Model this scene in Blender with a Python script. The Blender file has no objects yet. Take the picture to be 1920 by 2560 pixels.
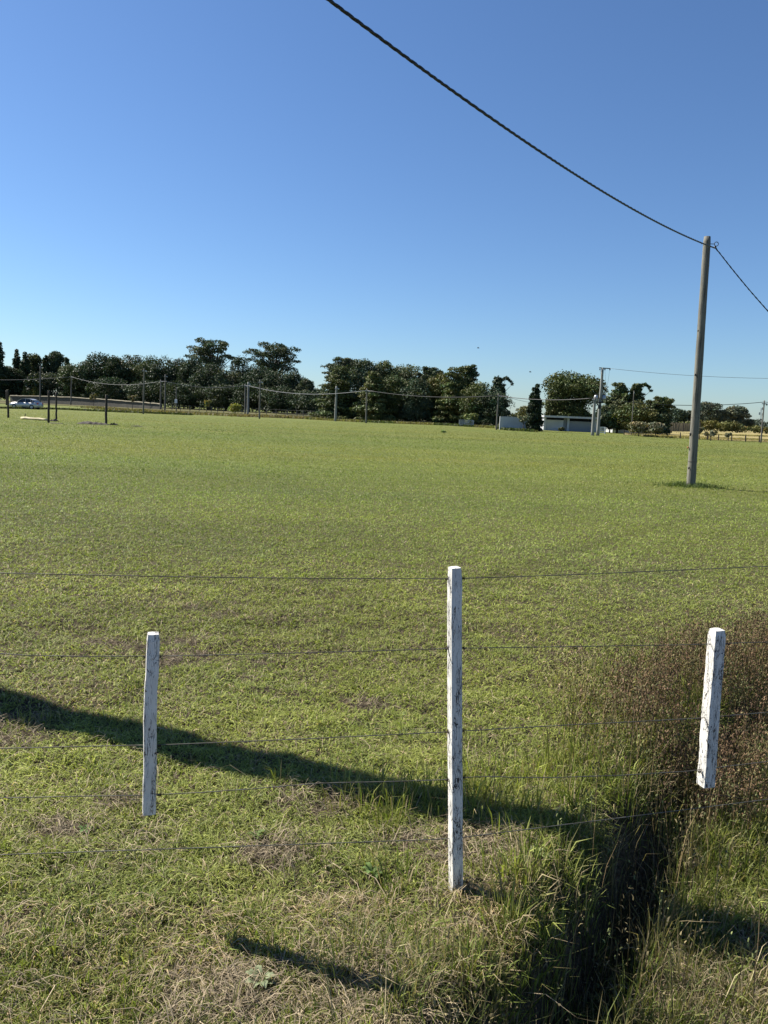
import bpy, bmesh, math, random
import numpy as np
from mathutils import Vector, Matrix
R = math.radians
rng = np.random.default_rng(7); random.seed(7)
scn = bpy.context.scene; COL = scn.collection

# ------------------------------------------------------------------ camera, sky, sun
CAM_H, F_PX, PITCH, ROLL = 1.75, 1850.0, R(7.76), R(2.3)
fw = Vector((0, math.cos(PITCH), -math.sin(PITCH))); r0 = Vector((1, 0, 0)); u0 = r0.cross(fw)
rt = math.cos(ROLL)*r0 + math.sin(ROLL)*u0; up = -math.sin(ROLL)*r0 + math.cos(ROLL)*u0
cd = bpy.data.cameras.new('camera'); cam = bpy.data.objects.new('camera', cd); COL.objects.link(cam)
cd.sensor_fit = 'VERTICAL'; cd.sensor_height = 36; cd.lens = 36*F_PX/2560; cd.clip_start = .05; cd.clip_end = 6000
m = Matrix((rt, up, -fw)).transposed().to_4x4(); m.translation = (0, 0, CAM_H); cam.matrix_world = m
scn.camera = cam
SUN_EL, SUN_AZ = R(43), R(-26)            # azimuth = direction the light travels (from +x)
tr = Vector((math.cos(SUN_AZ)*math.cos(SUN_EL), math.sin(SUN_AZ)*math.cos(SUN_EL), -math.sin(SUN_EL)))
sl = bpy.data.lights.new('sun', 'SUN'); sl.energy = 5.0; sl.angle = R(.5); sl.color = (1, .94, .84)
so = bpy.data.objects.new('sun', sl); COL.objects.link(so); so.rotation_euler = (-tr).to_track_quat('Z', 'Y').to_euler()
w = bpy.data.worlds.new('World'); scn.world = w; w.use_nodes = True; nt = w.node_tree
bg = nt.nodes['Background']; sk = nt.nodes.new('ShaderNodeTexSky'); sk.sky_type = 'NISHITA'; sk.sun_disc = False
sk.sun_elevation = SUN_EL; sk.sun_rotation = math.atan2(-tr.x, -tr.y); sk.air_density = 1.0; sk.dust_density = .25; sk.ozone_density = 2.2
sk.altitude = 0
skm = nt.nodes.new('ShaderNodeMix'); skm.data_type = 'RGBA'; skm.blend_type = 'MULTIPLY'; skm.inputs[0].default_value = 1; skm.inputs[7].default_value = (.755, .965, 1.23, 1)
nt.links.new(sk.outputs[0], skm.inputs[6]); nt.links.new(skm.outputs[2], bg.inputs[0]); bg.inputs[1].default_value = .050
scn.view_settings.view_transform = 'Standard'; scn.view_settings.look = 'None'
scn.view_settings.exposure = 1.08; scn.view_settings.gamma = 1
scn.cycles.max_bounces = 6; scn.cycles.transparent_max_bounces = 4

def ray(px, py): return fw + rt*((px-960)/F_PX) - up*((py-1280)/F_PX)
def atY(px, py, Y):
    d = ray(px, py); return Vector((0, 0, CAM_H)) + d*(Y/d.y)
def gnd(px, py):
    d = ray(px, py); return Vector((0, 0, CAM_H)) + d*(-CAM_H/d.z)
def on_plane(px, py, P, ang):
    n = Vector((-math.sin(ang), math.cos(ang), 0)); d = ray(px, py); o = Vector((0, 0, CAM_H))
    return o + d*((P-o).dot(n)/d.dot(n))

# ------------------------------------------------------------------ noise, mesh helpers
_T = np.random.default_rng(3).random((4, 256, 256))
def vnoise(x, y, s, k=0):
    x = np.asarray(x, float)/s + 1000.3; y = np.asarray(y, float)/s + 1000.7
    xi = np.floor(x).astype(int); yi = np.floor(y).astype(int); fx = x-xi; fy = y-yi
    fx = fx*fx*(3-2*fx); fy = fy*fy*(3-2*fy); T = _T[k % 4]
    a = T[xi & 255, yi & 255]; b = T[(xi+1) & 255, yi & 255]; c = T[xi & 255, (yi+1) & 255]; d = T[(xi+1) & 255, (yi+1) & 255]
    return (a*(1-fx)+b*fx)*(1-fy) + (c*(1-fx)+d*fx)*fy
def fbm(x, y, s, k=0, o=3):
    v = 0; a = 1; t = 0
    for i in range(o): v = v + a*vnoise(x, y, s/2**i, k+i); t += a; a *= .5
    return v/t
DITCH = np.array([(-.45, .3), (.22, 1.4), (.42, 1.85), (.68, 2.2), (.98, 2.62), (1.25, 3.05), (1.75, 3.75), (2.5, 4.5), (3.4, 5.3), (5.2, 6.6), (9, 9.2)])
def ditch_dist(x, y):
    x = np.asarray(x, float); y = np.asarray(y, float); best = np.full(x.shape, 1e9); ss = np.zeros(x.shape); side = np.zeros(x.shape); acc = 0
    for (ax, ay), (bx, by) in zip(DITCH[:-1], DITCH[1:]):
        dx, dy = bx-ax, by-ay; L = math.hypot(dx, dy); t = np.clip(((x-ax)*dx+(y-ay)*dy)/L**2, 0, 1)
        d = np.hypot(x-ax-t*dx, y-ay-t*dy); mk = d < best
        best = np.where(mk, d, best); ss = np.where(mk, acc+t*L, ss); side = np.where(mk, np.sign(dx*(y-ay)-dy*(x-ax)), side); acc += L
    return best, ss, side
def hz(x, y):
    x = np.asarray(x, float); y = np.asarray(y, float); r = np.hypot(x, y)
    d, s, side = ditch_dist(x, y); D = d*side + .10*(fbm(x, y, .35, 1)-.5) + .05*(vnoise(x, y, .09, 2)-.5)
    bk = np.clip((.28-D)/.34, 0, 1); bk = bk*bk*(3-2*bk); bk = bk*(1-.75*np.clip((-D-1.3)/2.2, 0, 1))
    low = np.interp(s, [0, 1.2, 2, 3.2, 4.5, 7, 10], [.22, .26, .28, .25, .16, .06, 0])*bk
    hw = .14 + .14*(fbm(x, y, .3, 1)-.5); e = np.clip(1-d/hw, 0, 1); e = np.clip((e*e*(3-2*e))*1.35, 0, 1)
    low = low + e*np.interp(s, [0, 1.2, 1.9, 2.3, 2.95, 3.3, 4], [.02, .03, .07, .22, .22, .08, .02])
    lip = .035*np.exp(-((D-.36)/.14)**2)*np.clip(1-(s-4)/3, 0, 1)
    near = np.clip(1-(r-6)/6, 0, 1)
    foot = .035*np.exp(-((x-.31)**2+(y-2.43)**2)/.16**2)
    return (-low - foot + lip + (fbm(x, y, .35, 2)-.5)*.06*near + (fbm(x, y, .10, 0, 2)-.5)*.030*near
            + (fbm(x, y, 3.5, 1)-.5)*.05*np.clip(r/6, 0, 1)*np.clip(1-(r-60)/30, 0, 1))
def hz1(x, y): return float(hz(np.array([x]), np.array([y]))[0])

def tag(o, label=None, cat=None, group=None, kind=None):
    if label: o['label'] = label
    if cat: o['category'] = cat
    if group: o['group'] = group
    if kind: o['kind'] = kind
    return o
def thing(name, label, cat, loc=(0, 0, 0), group=None, rotz=0):
    o = bpy.data.objects.new(name, None); COL.objects.link(o); o.location = loc; o.rotation_euler.z = rotz; o.empty_display_size = .2
    return tag(o, label, cat, group)
def link(name, me, mat, parent=None, smooth=False):
    o = bpy.data.objects.new(name, me); COL.objects.link(o)
    if mat: me.materials.append(mat)
    if parent: o.parent = parent
    if smooth: me.polygons.foreach_set('use_smooth', np.ones(len(me.polygons), bool))
    return o
def np_mesh(name, V, faces_flat, sizes, col=None):
    me = bpy.data.meshes.new(name); V = np.asarray(V, np.float32)
    me.vertices.add(len(V)); me.vertices.foreach_set('co', V.ravel())
    fl = np.asarray(faces_flat, np.int32); me.loops.add(len(fl)); me.loops.foreach_set('vertex_index', fl)
    sz = np.asarray(sizes, np.int32); me.polygons.add(len(sz)); st = np.zeros(len(sz), np.int32); st[1:] = np.cumsum(sz)[:-1]
    me.polygons.foreach_set('loop_start', st)
    me.update(calc_edges=True)
    if col is not None:
        a = me.attributes.new('col', 'FLOAT_COLOR', 'POINT'); c = np.ones((len(V), 4), np.float32); c[:, :3] = col; a.data.foreach_set('color', c.ravel())
    return me
class MB:
    """collects simple shapes, builds one mesh"""
    def __init__(s): s.bm = bmesh.new()
    def box(s, c, d, rotz=0, bev=0, rot=None):
        r = bmesh.ops.create_cube(s.bm, size=1); v = r['verts']
        M = Matrix.Translation(c) @ (rot.to_4x4() if rot else Matrix.Rotation(rotz, 4, 'Z')) @ Matrix.Diagonal((*d, 1))
        bmesh.ops.transform(s.bm, matrix=M, verts=v)
        if bev: bmesh.ops.bevel(s.bm, geom=list({e for q in v for e in q.link_edges}), offset=bev, segments=2, affect='EDGES', profile=.5)
        return s
    def tube(s, pts, rad, n=8, cap=True):
        pts = [Vector(p) for p in pts]; rr = rad if hasattr(rad, '__len__') else [rad]*len(pts); rings = []; prev = None
        for i, p in enumerate(pts):
            t = (pts[min(i+1, len(pts)-1)] - pts[max(i-1, 0)]).normalized()
            if prev is None: a = t.orthogonal().normalized()
            else: a = (prev - t*prev.dot(t)).normalized()
            prev = a; b = t.cross(a)
            rings.append([s.bm.verts.new(p + (a*math.cos(2*math.pi*k/n)+b*math.sin(2*math.pi*k/n))*rr[i]) for k in range(n)])
        for A, B in zip(rings[:-1], rings[1:]):
            for k in range(n): s.bm.faces.new((A[k], A[(k+1) % n], B[(k+1) % n], B[k]))
        if cap: s.bm.faces.new(rings[0][::-1]); s.bm.faces.new(rings[-1])
        return s
    def beam(s, a, b, wd, th):
        a = Vector(a); b = Vector(b); d = b-a
        q = d.to_track_quat('X', 'Z').to_matrix()
        return s.box((a+b)/2, (d.length, wd, th), rot=q)
    def sphere(s, c, rx, ry=None, rz=None, seg=12):
        r = bmesh.ops.create_uvsphere(s.bm, u_segments=seg, v_segments=max(6, seg//2+2), radius=1)
        bmesh.ops.transform(s.bm, matrix=Matrix.Translation(c) @ Matrix.Diagonal((rx, ry or rx, rz or rx, 1)), verts=r['verts']); return s
    def poly(s, pts):
        s.bm.faces.new([s.bm.verts.new(p) for p in pts]); return s
    def build(s, name, mat, parent=None, smooth=False):
        bmesh.ops.recalc_face_normals(s.bm, faces=s.bm.faces); me = bpy.data.meshes.new(name); s.bm.to_mesh(me); s.bm.free()
        return link(name, me, mat, parent, smooth)

# ------------------------------------------------------------------ materials
def nodes(name):
    m = bpy.data.materials.new(name); m.use_nodes = True; t = m.node_tree; return m, t, t.nodes['Principled BSDF']
def N(t, ty, **k):
    n = t.nodes.new(ty)
    for a, b in k.items(): setattr(n, a, b)
    return n
def ramp(t, fac, stops):
    r = N(t, 'ShaderNodeValToRGB'); e = r.color_ramp.elements
    e[0].position, e[0].color = stops[0][0], (*stops[0][1], 1); e[1].position, e[1].color = stops[-1][0], (*stops[-1][1], 1)
    for p, c in stops[1:-1]: q = e.new(p); q.color = (*c, 1)
    t.links.new(fac, r.inputs[0]); return r.outputs[0]
def noise(t, vec, scale, detail=4, rough=.6):
    n = N(t, 'ShaderNodeTexNoise'); n.inputs['Scale'].default_value = scale; n.inputs['Detail'].default_value = detail; n.inputs['Roughness'].default_value = rough
    if vec is not None: t.links.new(vec, n.inputs['Vector'])
    return n.outputs['Fac']
def pos(t, scale=(1, 1, 1), obj=False):
    g = N(t, 'ShaderNodeTexCoord').outputs['Object'] if obj else N(t, 'ShaderNodeNewGeometry').outputs['Position']
    mp = N(t, 'ShaderNodeMapping'); mp.inputs['Scale'].default_value = scale; t.links.new(g, mp.inputs[0]); return mp.outputs[0]
def mixc(t, fac, a, b, mode='MIX'):
    n = N(t, 'ShaderNodeMix', data_type='RGBA', blend_type=mode)
    for i, v in ((0, fac), (6, a), (7, b)):
        if hasattr(v, 'is_linked'): t.links.new(v, n.inputs[i])
        else: n.inputs[i].default_value = v if i == 0 else (*v, 1)
    return n.outputs[2]
def bump(t, p, h, strength=.5, dist=.02):
    b = N(t, 'ShaderNodeBump'); b.inputs['Strength'].default_value = strength; b.inputs['Distance'].default_value = dist
    t.links.new(h, b.inputs['Height']); t.links.new(b.outputs[0], p.inputs['Normal'])
def simple(name, c1, c2=None, scale=8, rough=.8, metal=0, bmp=0, sc=(1, 1, 1), obj=True):
    m, t, p = nodes(name); p.inputs['Roughness'].default_value = rough; p.inputs['Metallic'].default_value = metal
    v = pos(t, sc, obj); f = noise(t, v, scale); c2 = c2 or tuple(x*.8 for x in c1)
    t.links.new(ramp(t, f, [(.35, c2), (.65, c1)]), p.inputs['Base Color'])
    if bmp: bump(t, p, f, bmp)
    return m
def foliage(name, transl=.3, rough=.55, spec=.3):
    m, t, p = nodes(name); a = N(t, 'ShaderNodeAttribute', attribute_name='col'); c = a.outputs['Color']
    t.links.new(c, p.inputs['Base Color']); p.inputs['Roughness'].default_value = rough; p.inputs['Specular IOR Level'].default_value = spec
    tl = N(t, 'ShaderNodeBsdfTranslucent'); t.links.new(mixc(t, 1.0, c, (1.15, 1.25, .55), 'MULTIPLY'), tl.inputs[0])
    mx = N(t, 'ShaderNodeMixShader'); mx.inputs[0].default_value = transl
    t.links.new(p.outputs[0], mx.inputs[1]); t.links.new(tl.outputs[0], mx.inputs[2]); t.links.new(mx.outputs[0], t.nodes['Material Output'].inputs[0])
    return m
M_GRASS = foliage('grass_blade', .34, .6, .2); M_LEAF = foliage('tree_leaf', .12, .6, .2); M_STRAW = foliage('straw', .1, .7, .2)
M_BARK = simple('bark', (.11, .09, .07), (.05, .04, .03), 3, .9, bmp=.5)
M_WIRE = simple('fence_wire_steel', (.17, .165, .14), (.09, .08, .06), 30, .55, .6)
M_TIE = simple('rusty_tie_wire', (.06, .035, .02), (.03, .02, .015), 60, .8, .3)
M_CABLE = simple('black_cable', (.018, .02, .024), (.01, .011, .014), 20, .5)
M_CONC = simple('pale_concrete', (.25, .255, .235), (.17, .175, .165), 1.2, .85, sc=(1, 1, .3))
M_DKPOST = simple('dark_post_timber', (.045, .035, .028), (.02, .016, .013), 6, .9, sc=(3, 3, .5))
M_GREYPOLE = simple('grey_far_timber', (.15, .145, .125), (.09, .085, .075), 2, .9, sc=(3, 3, .3))
M_SOIL = simple('dug_soil', (.055, .045, .035), (.03, .024, .018), 5, .95, bmp=.6)
M_LOG = simple('peeled_log', (.52, .45, .27), (.36, .30, .18), 3, .8)
M_WHITEWALL = simple('white_render', (.50, .52, .53), (.40, .42, .43), .35, .9)
M_GREYPANEL = simple('grey_garage_panel', (.27, .29, .31), (.22, .24, .26), .5, .8)
M_SLAB = simple('concrete_slab_edge', (.50, .52, .53), (.38, .39, .40), .8, .9)
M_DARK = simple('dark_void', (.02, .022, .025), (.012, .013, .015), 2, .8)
M_PAINTW = simple('white_gate_paint', (.68, .70, .72), (.55, .57, .58), 3, .6)
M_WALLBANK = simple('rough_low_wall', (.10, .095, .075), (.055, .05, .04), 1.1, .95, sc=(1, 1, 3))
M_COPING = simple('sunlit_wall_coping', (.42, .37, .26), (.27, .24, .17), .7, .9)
M_REED = simple('reed_fence', (.16, .14, .09), (.07, .06, .04), 2.5, .9, sc=(3, 3, .2))
M_GALV = simple('galvanised_steel', (.40, .42, .44), (.28, .30, .32), 6, .45, .6)

def paint_mat():
    m, t, p = nodes('cracked_white_paint'); p.inputs['Roughness'].default_value = .62
    oi = N(t, 'ShaderNodeObjectInfo'); sc_ = N(t, 'ShaderNodeMath', operation='MULTIPLY'); sc_.inputs[1].default_value = 23.7; t.links.new(oi.outputs['Random'], sc_.inputs[0])
    ad_ = N(t, 'ShaderNodeVectorMath', operation='ADD'); t.links.new(pos(t, (1, 1, 1), True), ad_.inputs[0]); t.links.new(sc_.outputs[0], ad_.inputs[1]); v = ad_.outputs[0]
    wob = N(t, 'ShaderNodeTexNoise'); wob.inputs['Scale'].default_value = 9; wob.inputs['Detail'].default_value = 3; t.links.new(v, wob.inputs['Vector'])
    add = N(t, 'ShaderNodeVectorMath', operation='MULTIPLY_ADD'); t.links.new(wob.outputs['Color'], add.inputs[0]); add.inputs[1].default_value = (.03, .03, .03); t.links.new(v, add.inputs[2])
    def vor(sx, sz):
        mp = N(t, 'ShaderNodeMapping'); mp.inputs['Scale'].default_value = (sx, sx, sz); t.links.new(add.outputs[0], mp.inputs[0])
        n = N(t, 'ShaderNodeTexVoronoi', feature='DISTANCE_TO_EDGE'); n.inputs['Scale'].default_value = 1; t.links.new(mp.outputs[0], n.inputs['Vector']); return n.outputs['Distance']
    def lt(a, b):
        n = N(t, 'ShaderNodeMath', operation='LESS_THAN'); t.links.new(a, n.inputs[0])
        if hasattr(b, 'is_linked'): t.links.new(b, n.inputs[1])
        else: n.inputs[1].default_value = b
        return n.outputs[0]
    def vs(a_, b_, c_):
        q_ = N(t, 'ShaderNodeMapping'); q_.inputs['Scale'].default_value = (a_, b_, c_); t.links.new(v, q_.inputs[0]); return q_.outputs[0]
    mask = noise(t, vs(14, 14, 3.2), 3, 5, .7)
    def width(lo, hi, top):
        mr = N(t, 'ShaderNodeMapRange'); mr.inputs[1].default_value = lo; mr.inputs[2].default_value = hi; mr.inputs[3].default_value = 0; mr.inputs[4].default_value = top
        t.links.new(mask, mr.inputs[0]); return mr.outputs[0]
    long_ = lt(vor(170, 11), width(.40, .78, .13)); fine = lt(vor(230, 60), width(.50, .78, .14))
    mx = N(t, 'ShaderNodeMath', operation='MAXIMUM'); t.links.new(long_, mx.inputs[0]); t.links.new(fine, mx.inputs[1])
    ch = N(t, 'ShaderNodeMath', operation='GREATER_THAN'); ch.inputs[1].default_value = .80; t.links.new(noise(t, vs(60, 60, 22), 1, 3, .7), ch.inputs[0])
    mx2 = N(t, 'ShaderNodeMath', operation='MAXIMUM'); t.links.new(mx.outputs[0], mx2.inputs[0]); t.links.new(ch.outputs[0], mx2.inputs[1])
    base = ramp(t, noise(t, pos(t, (8, 8, 3), True), 3), [(.3, (.62, .60, .545)), (.6, (.76, .735, .68))])
    t.links.new(mixc(t, mx2.outputs[0], base, (.05, .048, .05)), p.inputs['Base Color'])
    inv = N(t, 'ShaderNodeMath', operation='SUBTRACT'); inv.inputs[0].default_value = 1; t.links.new(mx2.outputs[0], inv.inputs[1]); bump(t, p, inv.outputs[0], .7, .003)
    return m
M_PAINT = paint_mat()
def pole_mat():
    m, t, p = nodes('weathered_pole_wood'); p.inputs['Roughness'].default_value = .85
    f = noise(t, pos(t, (9, 9, .35), True), 4, 6, .65); g = noise(t, pos(t, (1.5, 1.5, .9), True), 2, 3)
    c = ramp(t, f, [(.35, (.035, .033, .028)), (.43, (.125, .12, .10)), (.62, (.205, .20, .17))])
    c = mixc(t, g, c, ramp(t, g, [(.35, (.62, .60, .56)), (.65, (1.1, 1.08, 1.0))]), 'MULTIPLY'); t.links.new(c, p.inputs['Base Color']); bump(t, p, f, .5, .02); return m
M_POLE = pole_mat()

def ground_mat():
    m, t, p = nodes('field_ground'); p.inputs['Roughness'].default_value = 1; p.inputs['Specular IOR Level'].default_value = .1
    P = pos(t)
    fine = noise(t, P, 22, 5, .75); mid = noise(t, P, 2.3, 4, .6); big = noise(t, pos(t, (.035, .14, .1)), 1, 5, .6)
    lawn = ramp(t, fine, [(.30, (.08, .09, .024)), (.5, (.138, .155, .043)), (.70, (.20, .215, .075))])
    lawn = mixc(t, 1.0, lawn, ramp(t, mid, [(.3, (.78, .82, .80)), (.7, (1.15, 1.12, 1.1))]), 'MULTIPLY')
    lawn = mixc(t, 1.0, lawn, ramp(t, big, [(.32, (.86, .96, .95)), (.52, (1, 1, 1)), (.68, (1.14, 1.06, 1.0))]), 'MULTIPLY')
    soil = ramp(t, noise(t, P, 45, 6, .8), [(.36, (.02, .016, .011)), (.5, (.07, .055, .036)), (.64, (.16, .125, .085))])
    sep = N(t, 'ShaderNodeSeparateXYZ'); t.links.new(N(t, 'ShaderNodeNewGeometry').outputs['Position'], sep.inputs[0])
    mr = N(t, 'ShaderNodeMapRange'); mr.inputs[1].default_value = 5; mr.inputs[2].default_value = 22; t.links.new(sep.outputs[1], mr.inputs[0])
    t.links.new(mixc(t, mr.outputs[0], soil, lawn), p.inputs['Base Color']); bump(t, p, fine, .9, .05); return m
M_GROUND = ground_mat()
def patchy(name, c1, c2, c3, s=3):
    m, t, p = nodes(name); p.inputs['Roughness'].default_value = 1; p.inputs['Specular IOR Level'].default_value = .1
    a = noise(t, pos(t, (.06, .25, .2)), 2, 5, .7); b = noise(t, pos(t), s, 4, .7)
    c = mixc(t, 1.0, ramp(t, a, [(.35, c1), (.5, c2), (.65, c3)]), ramp(t, b, [(.3, (.7, .7, .7)), (.7, (1.2, 1.2, 1.2))]), 'MULTIPLY')
    t.links.new(c, p.inputs['Base Color']); bump(t, p, b, 1, .1); return m
M_STUBBLE = patchy('dry_pasture', (.22, .19, .07), (.31, .26, .11), (.40, .33, .175))
M_ROUGH = patchy('rough_verge', (.07, .08, .028), (.105, .10, .042), (.15, .125, .06), 1.5)
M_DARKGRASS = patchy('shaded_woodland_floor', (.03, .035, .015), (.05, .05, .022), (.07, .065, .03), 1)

# ------------------------------------------------------------------ ground sheet
def lines(lo, hi, step, far, g=1.10):
    a = list(np.arange(lo, hi+1e-6, step)); s = step; x = a[-1]
    while x < far: s = min(s*g, 400); x += s; a.append(x)
    s = step; x = lo; b = []
    while x > -far: s = min(s*g, 400); x -= s; b.append(x)
    return np.array(b[::-1]+a)
gx = lines(-1.6, 3.4, .035, 3500); gy = lines(1.3, 5.6, .035, 3500)
X, Y = np.meshgrid(gx, gy); Z = hz(X, Y); nx, ny = len(gx), len(gy)
V = np.stack([X, Y, Z], -1).reshape(-1, 3); i = np.arange(nx-1)[None, :] + nx*np.arange(ny-1)[:, None]
Fq = np.stack([i, i+1, i+nx+1, i+nx], -1).reshape(-1, 4)
tag(link('ground', np_mesh('ground', V, Fq.ravel(), np.full(len(Fq), 4)), M_GROUND, smooth=True), kind='structure')

def sheet(name, pts, mat, z=.03):
    me = bpy.data.meshes.new(name); bm = bmesh.new(); bm.faces.new([bm.verts.new((p[0], p[1], z)) for p in pts]); bmesh.ops.recalc_face_normals(bm, faces=bm.faces)
    for f in bm.faces:
        if f.normal.z < 0: f.normal_flip()
    bm.to_mesh(me); bm.free(); return tag(link(name, me, mat), kind='structure')
# dry pasture behind the far right fence
fl = [gnd(x, y) for x, y in ((1560, 1087), (1668, 1094), (1768, 1099.5), (1898, 1104.5), (1990, 1109))]
sheet('pasture', [(p.x, p.y) for p in fl] + [(130, 95), (230, 330), (95, 300)], M_STUBBLE, .06)
# rough unmown strip along the far edge of the field
ed = [gnd(x, y) for x, y in ((-260, 1007), (60, 1010), (220, 1017), (320, 1026), (450, 1034), (640, 1043), (830, 1050))]
sheet('verge', [(p.x, p.y) for p in ed] + [(-6, 185), (-70, 250), (-250, 330), (-330, 300)], M_ROUGH, .07)
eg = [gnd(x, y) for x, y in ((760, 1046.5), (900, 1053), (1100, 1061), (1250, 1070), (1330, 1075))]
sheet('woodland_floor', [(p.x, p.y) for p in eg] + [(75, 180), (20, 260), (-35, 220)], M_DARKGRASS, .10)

# ------------------------------------------------------------------ grass blades
def blades(name, P, h, wd, az, lean, col, mat, label, cat='grass', kind='stuff', parent=None):
    n = len(P); h = h[:, None]; wd = wd[:, None]; lean = lean[:, None]
    f = az + rng.normal(0, .9, n) + math.pi/2
    sd = np.stack([np.cos(f), np.sin(f), rng.normal(0, .25, n)], -1); dr = np.stack([np.cos(az), np.sin(az), np.zeros(n)], -1)
    zz = np.array([[0, 0, 1.]]); mid = P + dr*lean*h*.42 + zz*h*.62; tip = P + dr*lean*h*1.05 + zz*h*np.clip(1-.35*lean, .12, 1)
    V = np.stack([P-sd*wd*.5, P+sd*wd*.5, mid-sd*wd*.42, mid+sd*wd*.42, tip], 1).reshape(-1, 3)
    b = (np.arange(n)*5)[:, None]; Fc = np.concatenate([b+0, b+1, b+3, b+2, b+2, b+3, b+4], 1).ravel()
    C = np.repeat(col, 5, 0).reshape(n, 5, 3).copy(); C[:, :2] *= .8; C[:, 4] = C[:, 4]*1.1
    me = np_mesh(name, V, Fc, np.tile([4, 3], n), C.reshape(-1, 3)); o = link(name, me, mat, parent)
    if parent is None: tag(o, label, cat, kind=kind)
    return o
def wedge(n, d0, d1, a=36):
    u = rng.random(n); d = d0*(d1/d0)**u; th = R(-a) + R(2*a)*rng.random(n); return np.stack([d*np.sin(th), d*np.cos(th)], -1), d
G1 = np.array((.130, .166, .036)); G2 = np.array((.220, .242, .062)); G3 = np.array((.138, .176, .072)); DRY = np.array((.36, .29, .175)); DK = np.array((.05, .085, .022))
TK = [gnd(*q) for q in ((1150, 1480), (1300, 1420), (1450, 1372), (1640, 1316), (1800, 1284), (1990, 1262))]
def track(x, y):
    b_ = np.full(np.shape(x), 9.)
    for a, c in zip(TK[:-1], TK[1:]):
        dx, dy = c.x-a.x, c.y-a.y; t = np.clip(((x-a.x)*dx+(y-a.y)*dy)/(dx*dx+dy*dy), 0, 1); b_ = np.minimum(b_, np.hypot(x-a.x-t*dx, y-a.y-t*dy))
    return b_
def gcol(x, y, dryness, n):
    a = fbm(x, y, .35, 0)[:, None]; b = fbm(x, y, 1.7, 2)[:, None]; r = rng.random((n, 1))
    c = G1*(1-a) + G2*a; c = c*(1-.5*np.clip(b-.45, 0, 1)*2) + G3*.5*np.clip(b-.45, 0, 1)*2
    c = np.where(r < .14, G2*1.3, c)
    c = np.where(rng.random((n, 1)) < dryness[:, None], DRY*(.6+.6*rng.random((n, 1))), c)
    st = lambda v: np.clip((v-.5)*2.6+.5, 0, 1)[:, None]
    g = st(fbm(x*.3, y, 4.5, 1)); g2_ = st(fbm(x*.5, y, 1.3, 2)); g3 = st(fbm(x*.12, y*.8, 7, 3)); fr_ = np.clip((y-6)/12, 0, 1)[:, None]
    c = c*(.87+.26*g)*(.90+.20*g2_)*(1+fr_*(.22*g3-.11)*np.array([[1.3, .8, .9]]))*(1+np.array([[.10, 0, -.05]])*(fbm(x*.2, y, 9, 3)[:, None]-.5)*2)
    c = c*(1-.20*np.exp(-(track(x, y)/.10)**2)+.10*np.exp(-((track(x, y)-.5)/.3)**2))[:, None]
    return c*(.84+.34*rng.random((n, 1)))
def side_fn(xy):      # >0 beyond the fence line
    return (xy[:, 1]-2.52) - (xy[:, 0]-.32)*np.where(xy[:, 0] > .32, .27, .14)
def put(xy): return np.concatenate([xy, hz(xy[:, 0], xy[:, 1])[:, None]], 1)
BS = [(gnd(px_, py_), r_) for px_, py_, r_ in ((250, 1608, .13), (330, 1622, .09), (450, 1605, .12), (475, 1640, .15), (420, 1660, .12), (560, 1537, .07), (480, 1516, .06), (655, 1656, .07), (915, 1760, .09), (60, 1845, .12), (30, 1805, .12), (300, 2010, .10), (150, 2080, .10), (620, 1700, .06), (800, 2010, .12), (1210, 2150, .17), (1180, 2110, .12), (700, 2130, .12), (1000, 2110, .08), (1780, 2330, .16), (1850, 2440, .14), (880, 2480, .2), (600, 2500, .16))]
def spots(x, y):
    v = np.zeros(np.shape(x))
    for c, q in BS: v = np.maximum(v, np.exp(-(((x-c.x)/(q*1.5))**2+((y-c.y)/q)**2)**1.5)*(.45+1.1*vnoise(x, y, .06, 1)))
    return np.clip(v, 0, 1)
# mown lawn of the field
xy, d = wedge(680000, 1.5, 120, 33.5); s = side_fn(xy); dd, ss, sd_ = ditch_dist(xy[:, 0], xy[:, 1])
cl = fbm(xy[:, 0], xy[:, 1], .22, 3); bare = np.clip((fbm(xy[:, 0], xy[:, 1], .8, 1)-.56)*6, 0, 1)*np.clip(1-(d-3)/9, .0, 1)
pt = fbm(xy[:, 0], xy[:, 1], .5, 1); sp_ = spots(xy[:, 0], xy[:, 1])
keep = (rng.random(len(d)) < np.where(s > 0, .96-.3*bare, .70-.60*np.clip((pt-.44)*8, 0, 1))*(1-.93*sp_)) & (dd > .17)
keep &= ~((d < 2.6) & (rng.random(len(d)) < .25)) & (xy[:, 1] < 96+8*vnoise(xy[:, 0], xy[:, 1], 4, 1)) & (rng.random(len(d)) < np.clip(1.25-d/130, 0, 1))
xy, d, s, cl, bare = xy[keep], d[keep], s[keep], cl[keep], bare[keep]; n = len(d)
k = np.clip((d/4)**.64, .8, 6); dry = np.clip(np.where(s > 0, .05+.18*bare, .33+.5*bare), 0, 1)*np.clip(1.2-d/30, .4, 1)
h = (.016+.028*cl+.014*rng.random(n))*np.where(s > 0, .85, 1.15)*np.clip(1+d/60, 1, 2)
blades('lawn_grass', put(xy)-[0, 0, .004], h, .0042*k*(.6+.8*rng.random(n)), rng.random(n)*6.283, .5+1.4*rng.random(n)+.25*(d < 14), gcol(xy[:, 0], xy[:, 1], dry, n)*(1.03+np.clip((s+.3)/1.2, 0, 1)*(.31-.43*np.clip((d-8)/46, 0, 1)))[:, None], M_GRASS, 'short mown green grass covering the open field')  # blade colour lifted towards the camera to offset the blades' own shading
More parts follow.
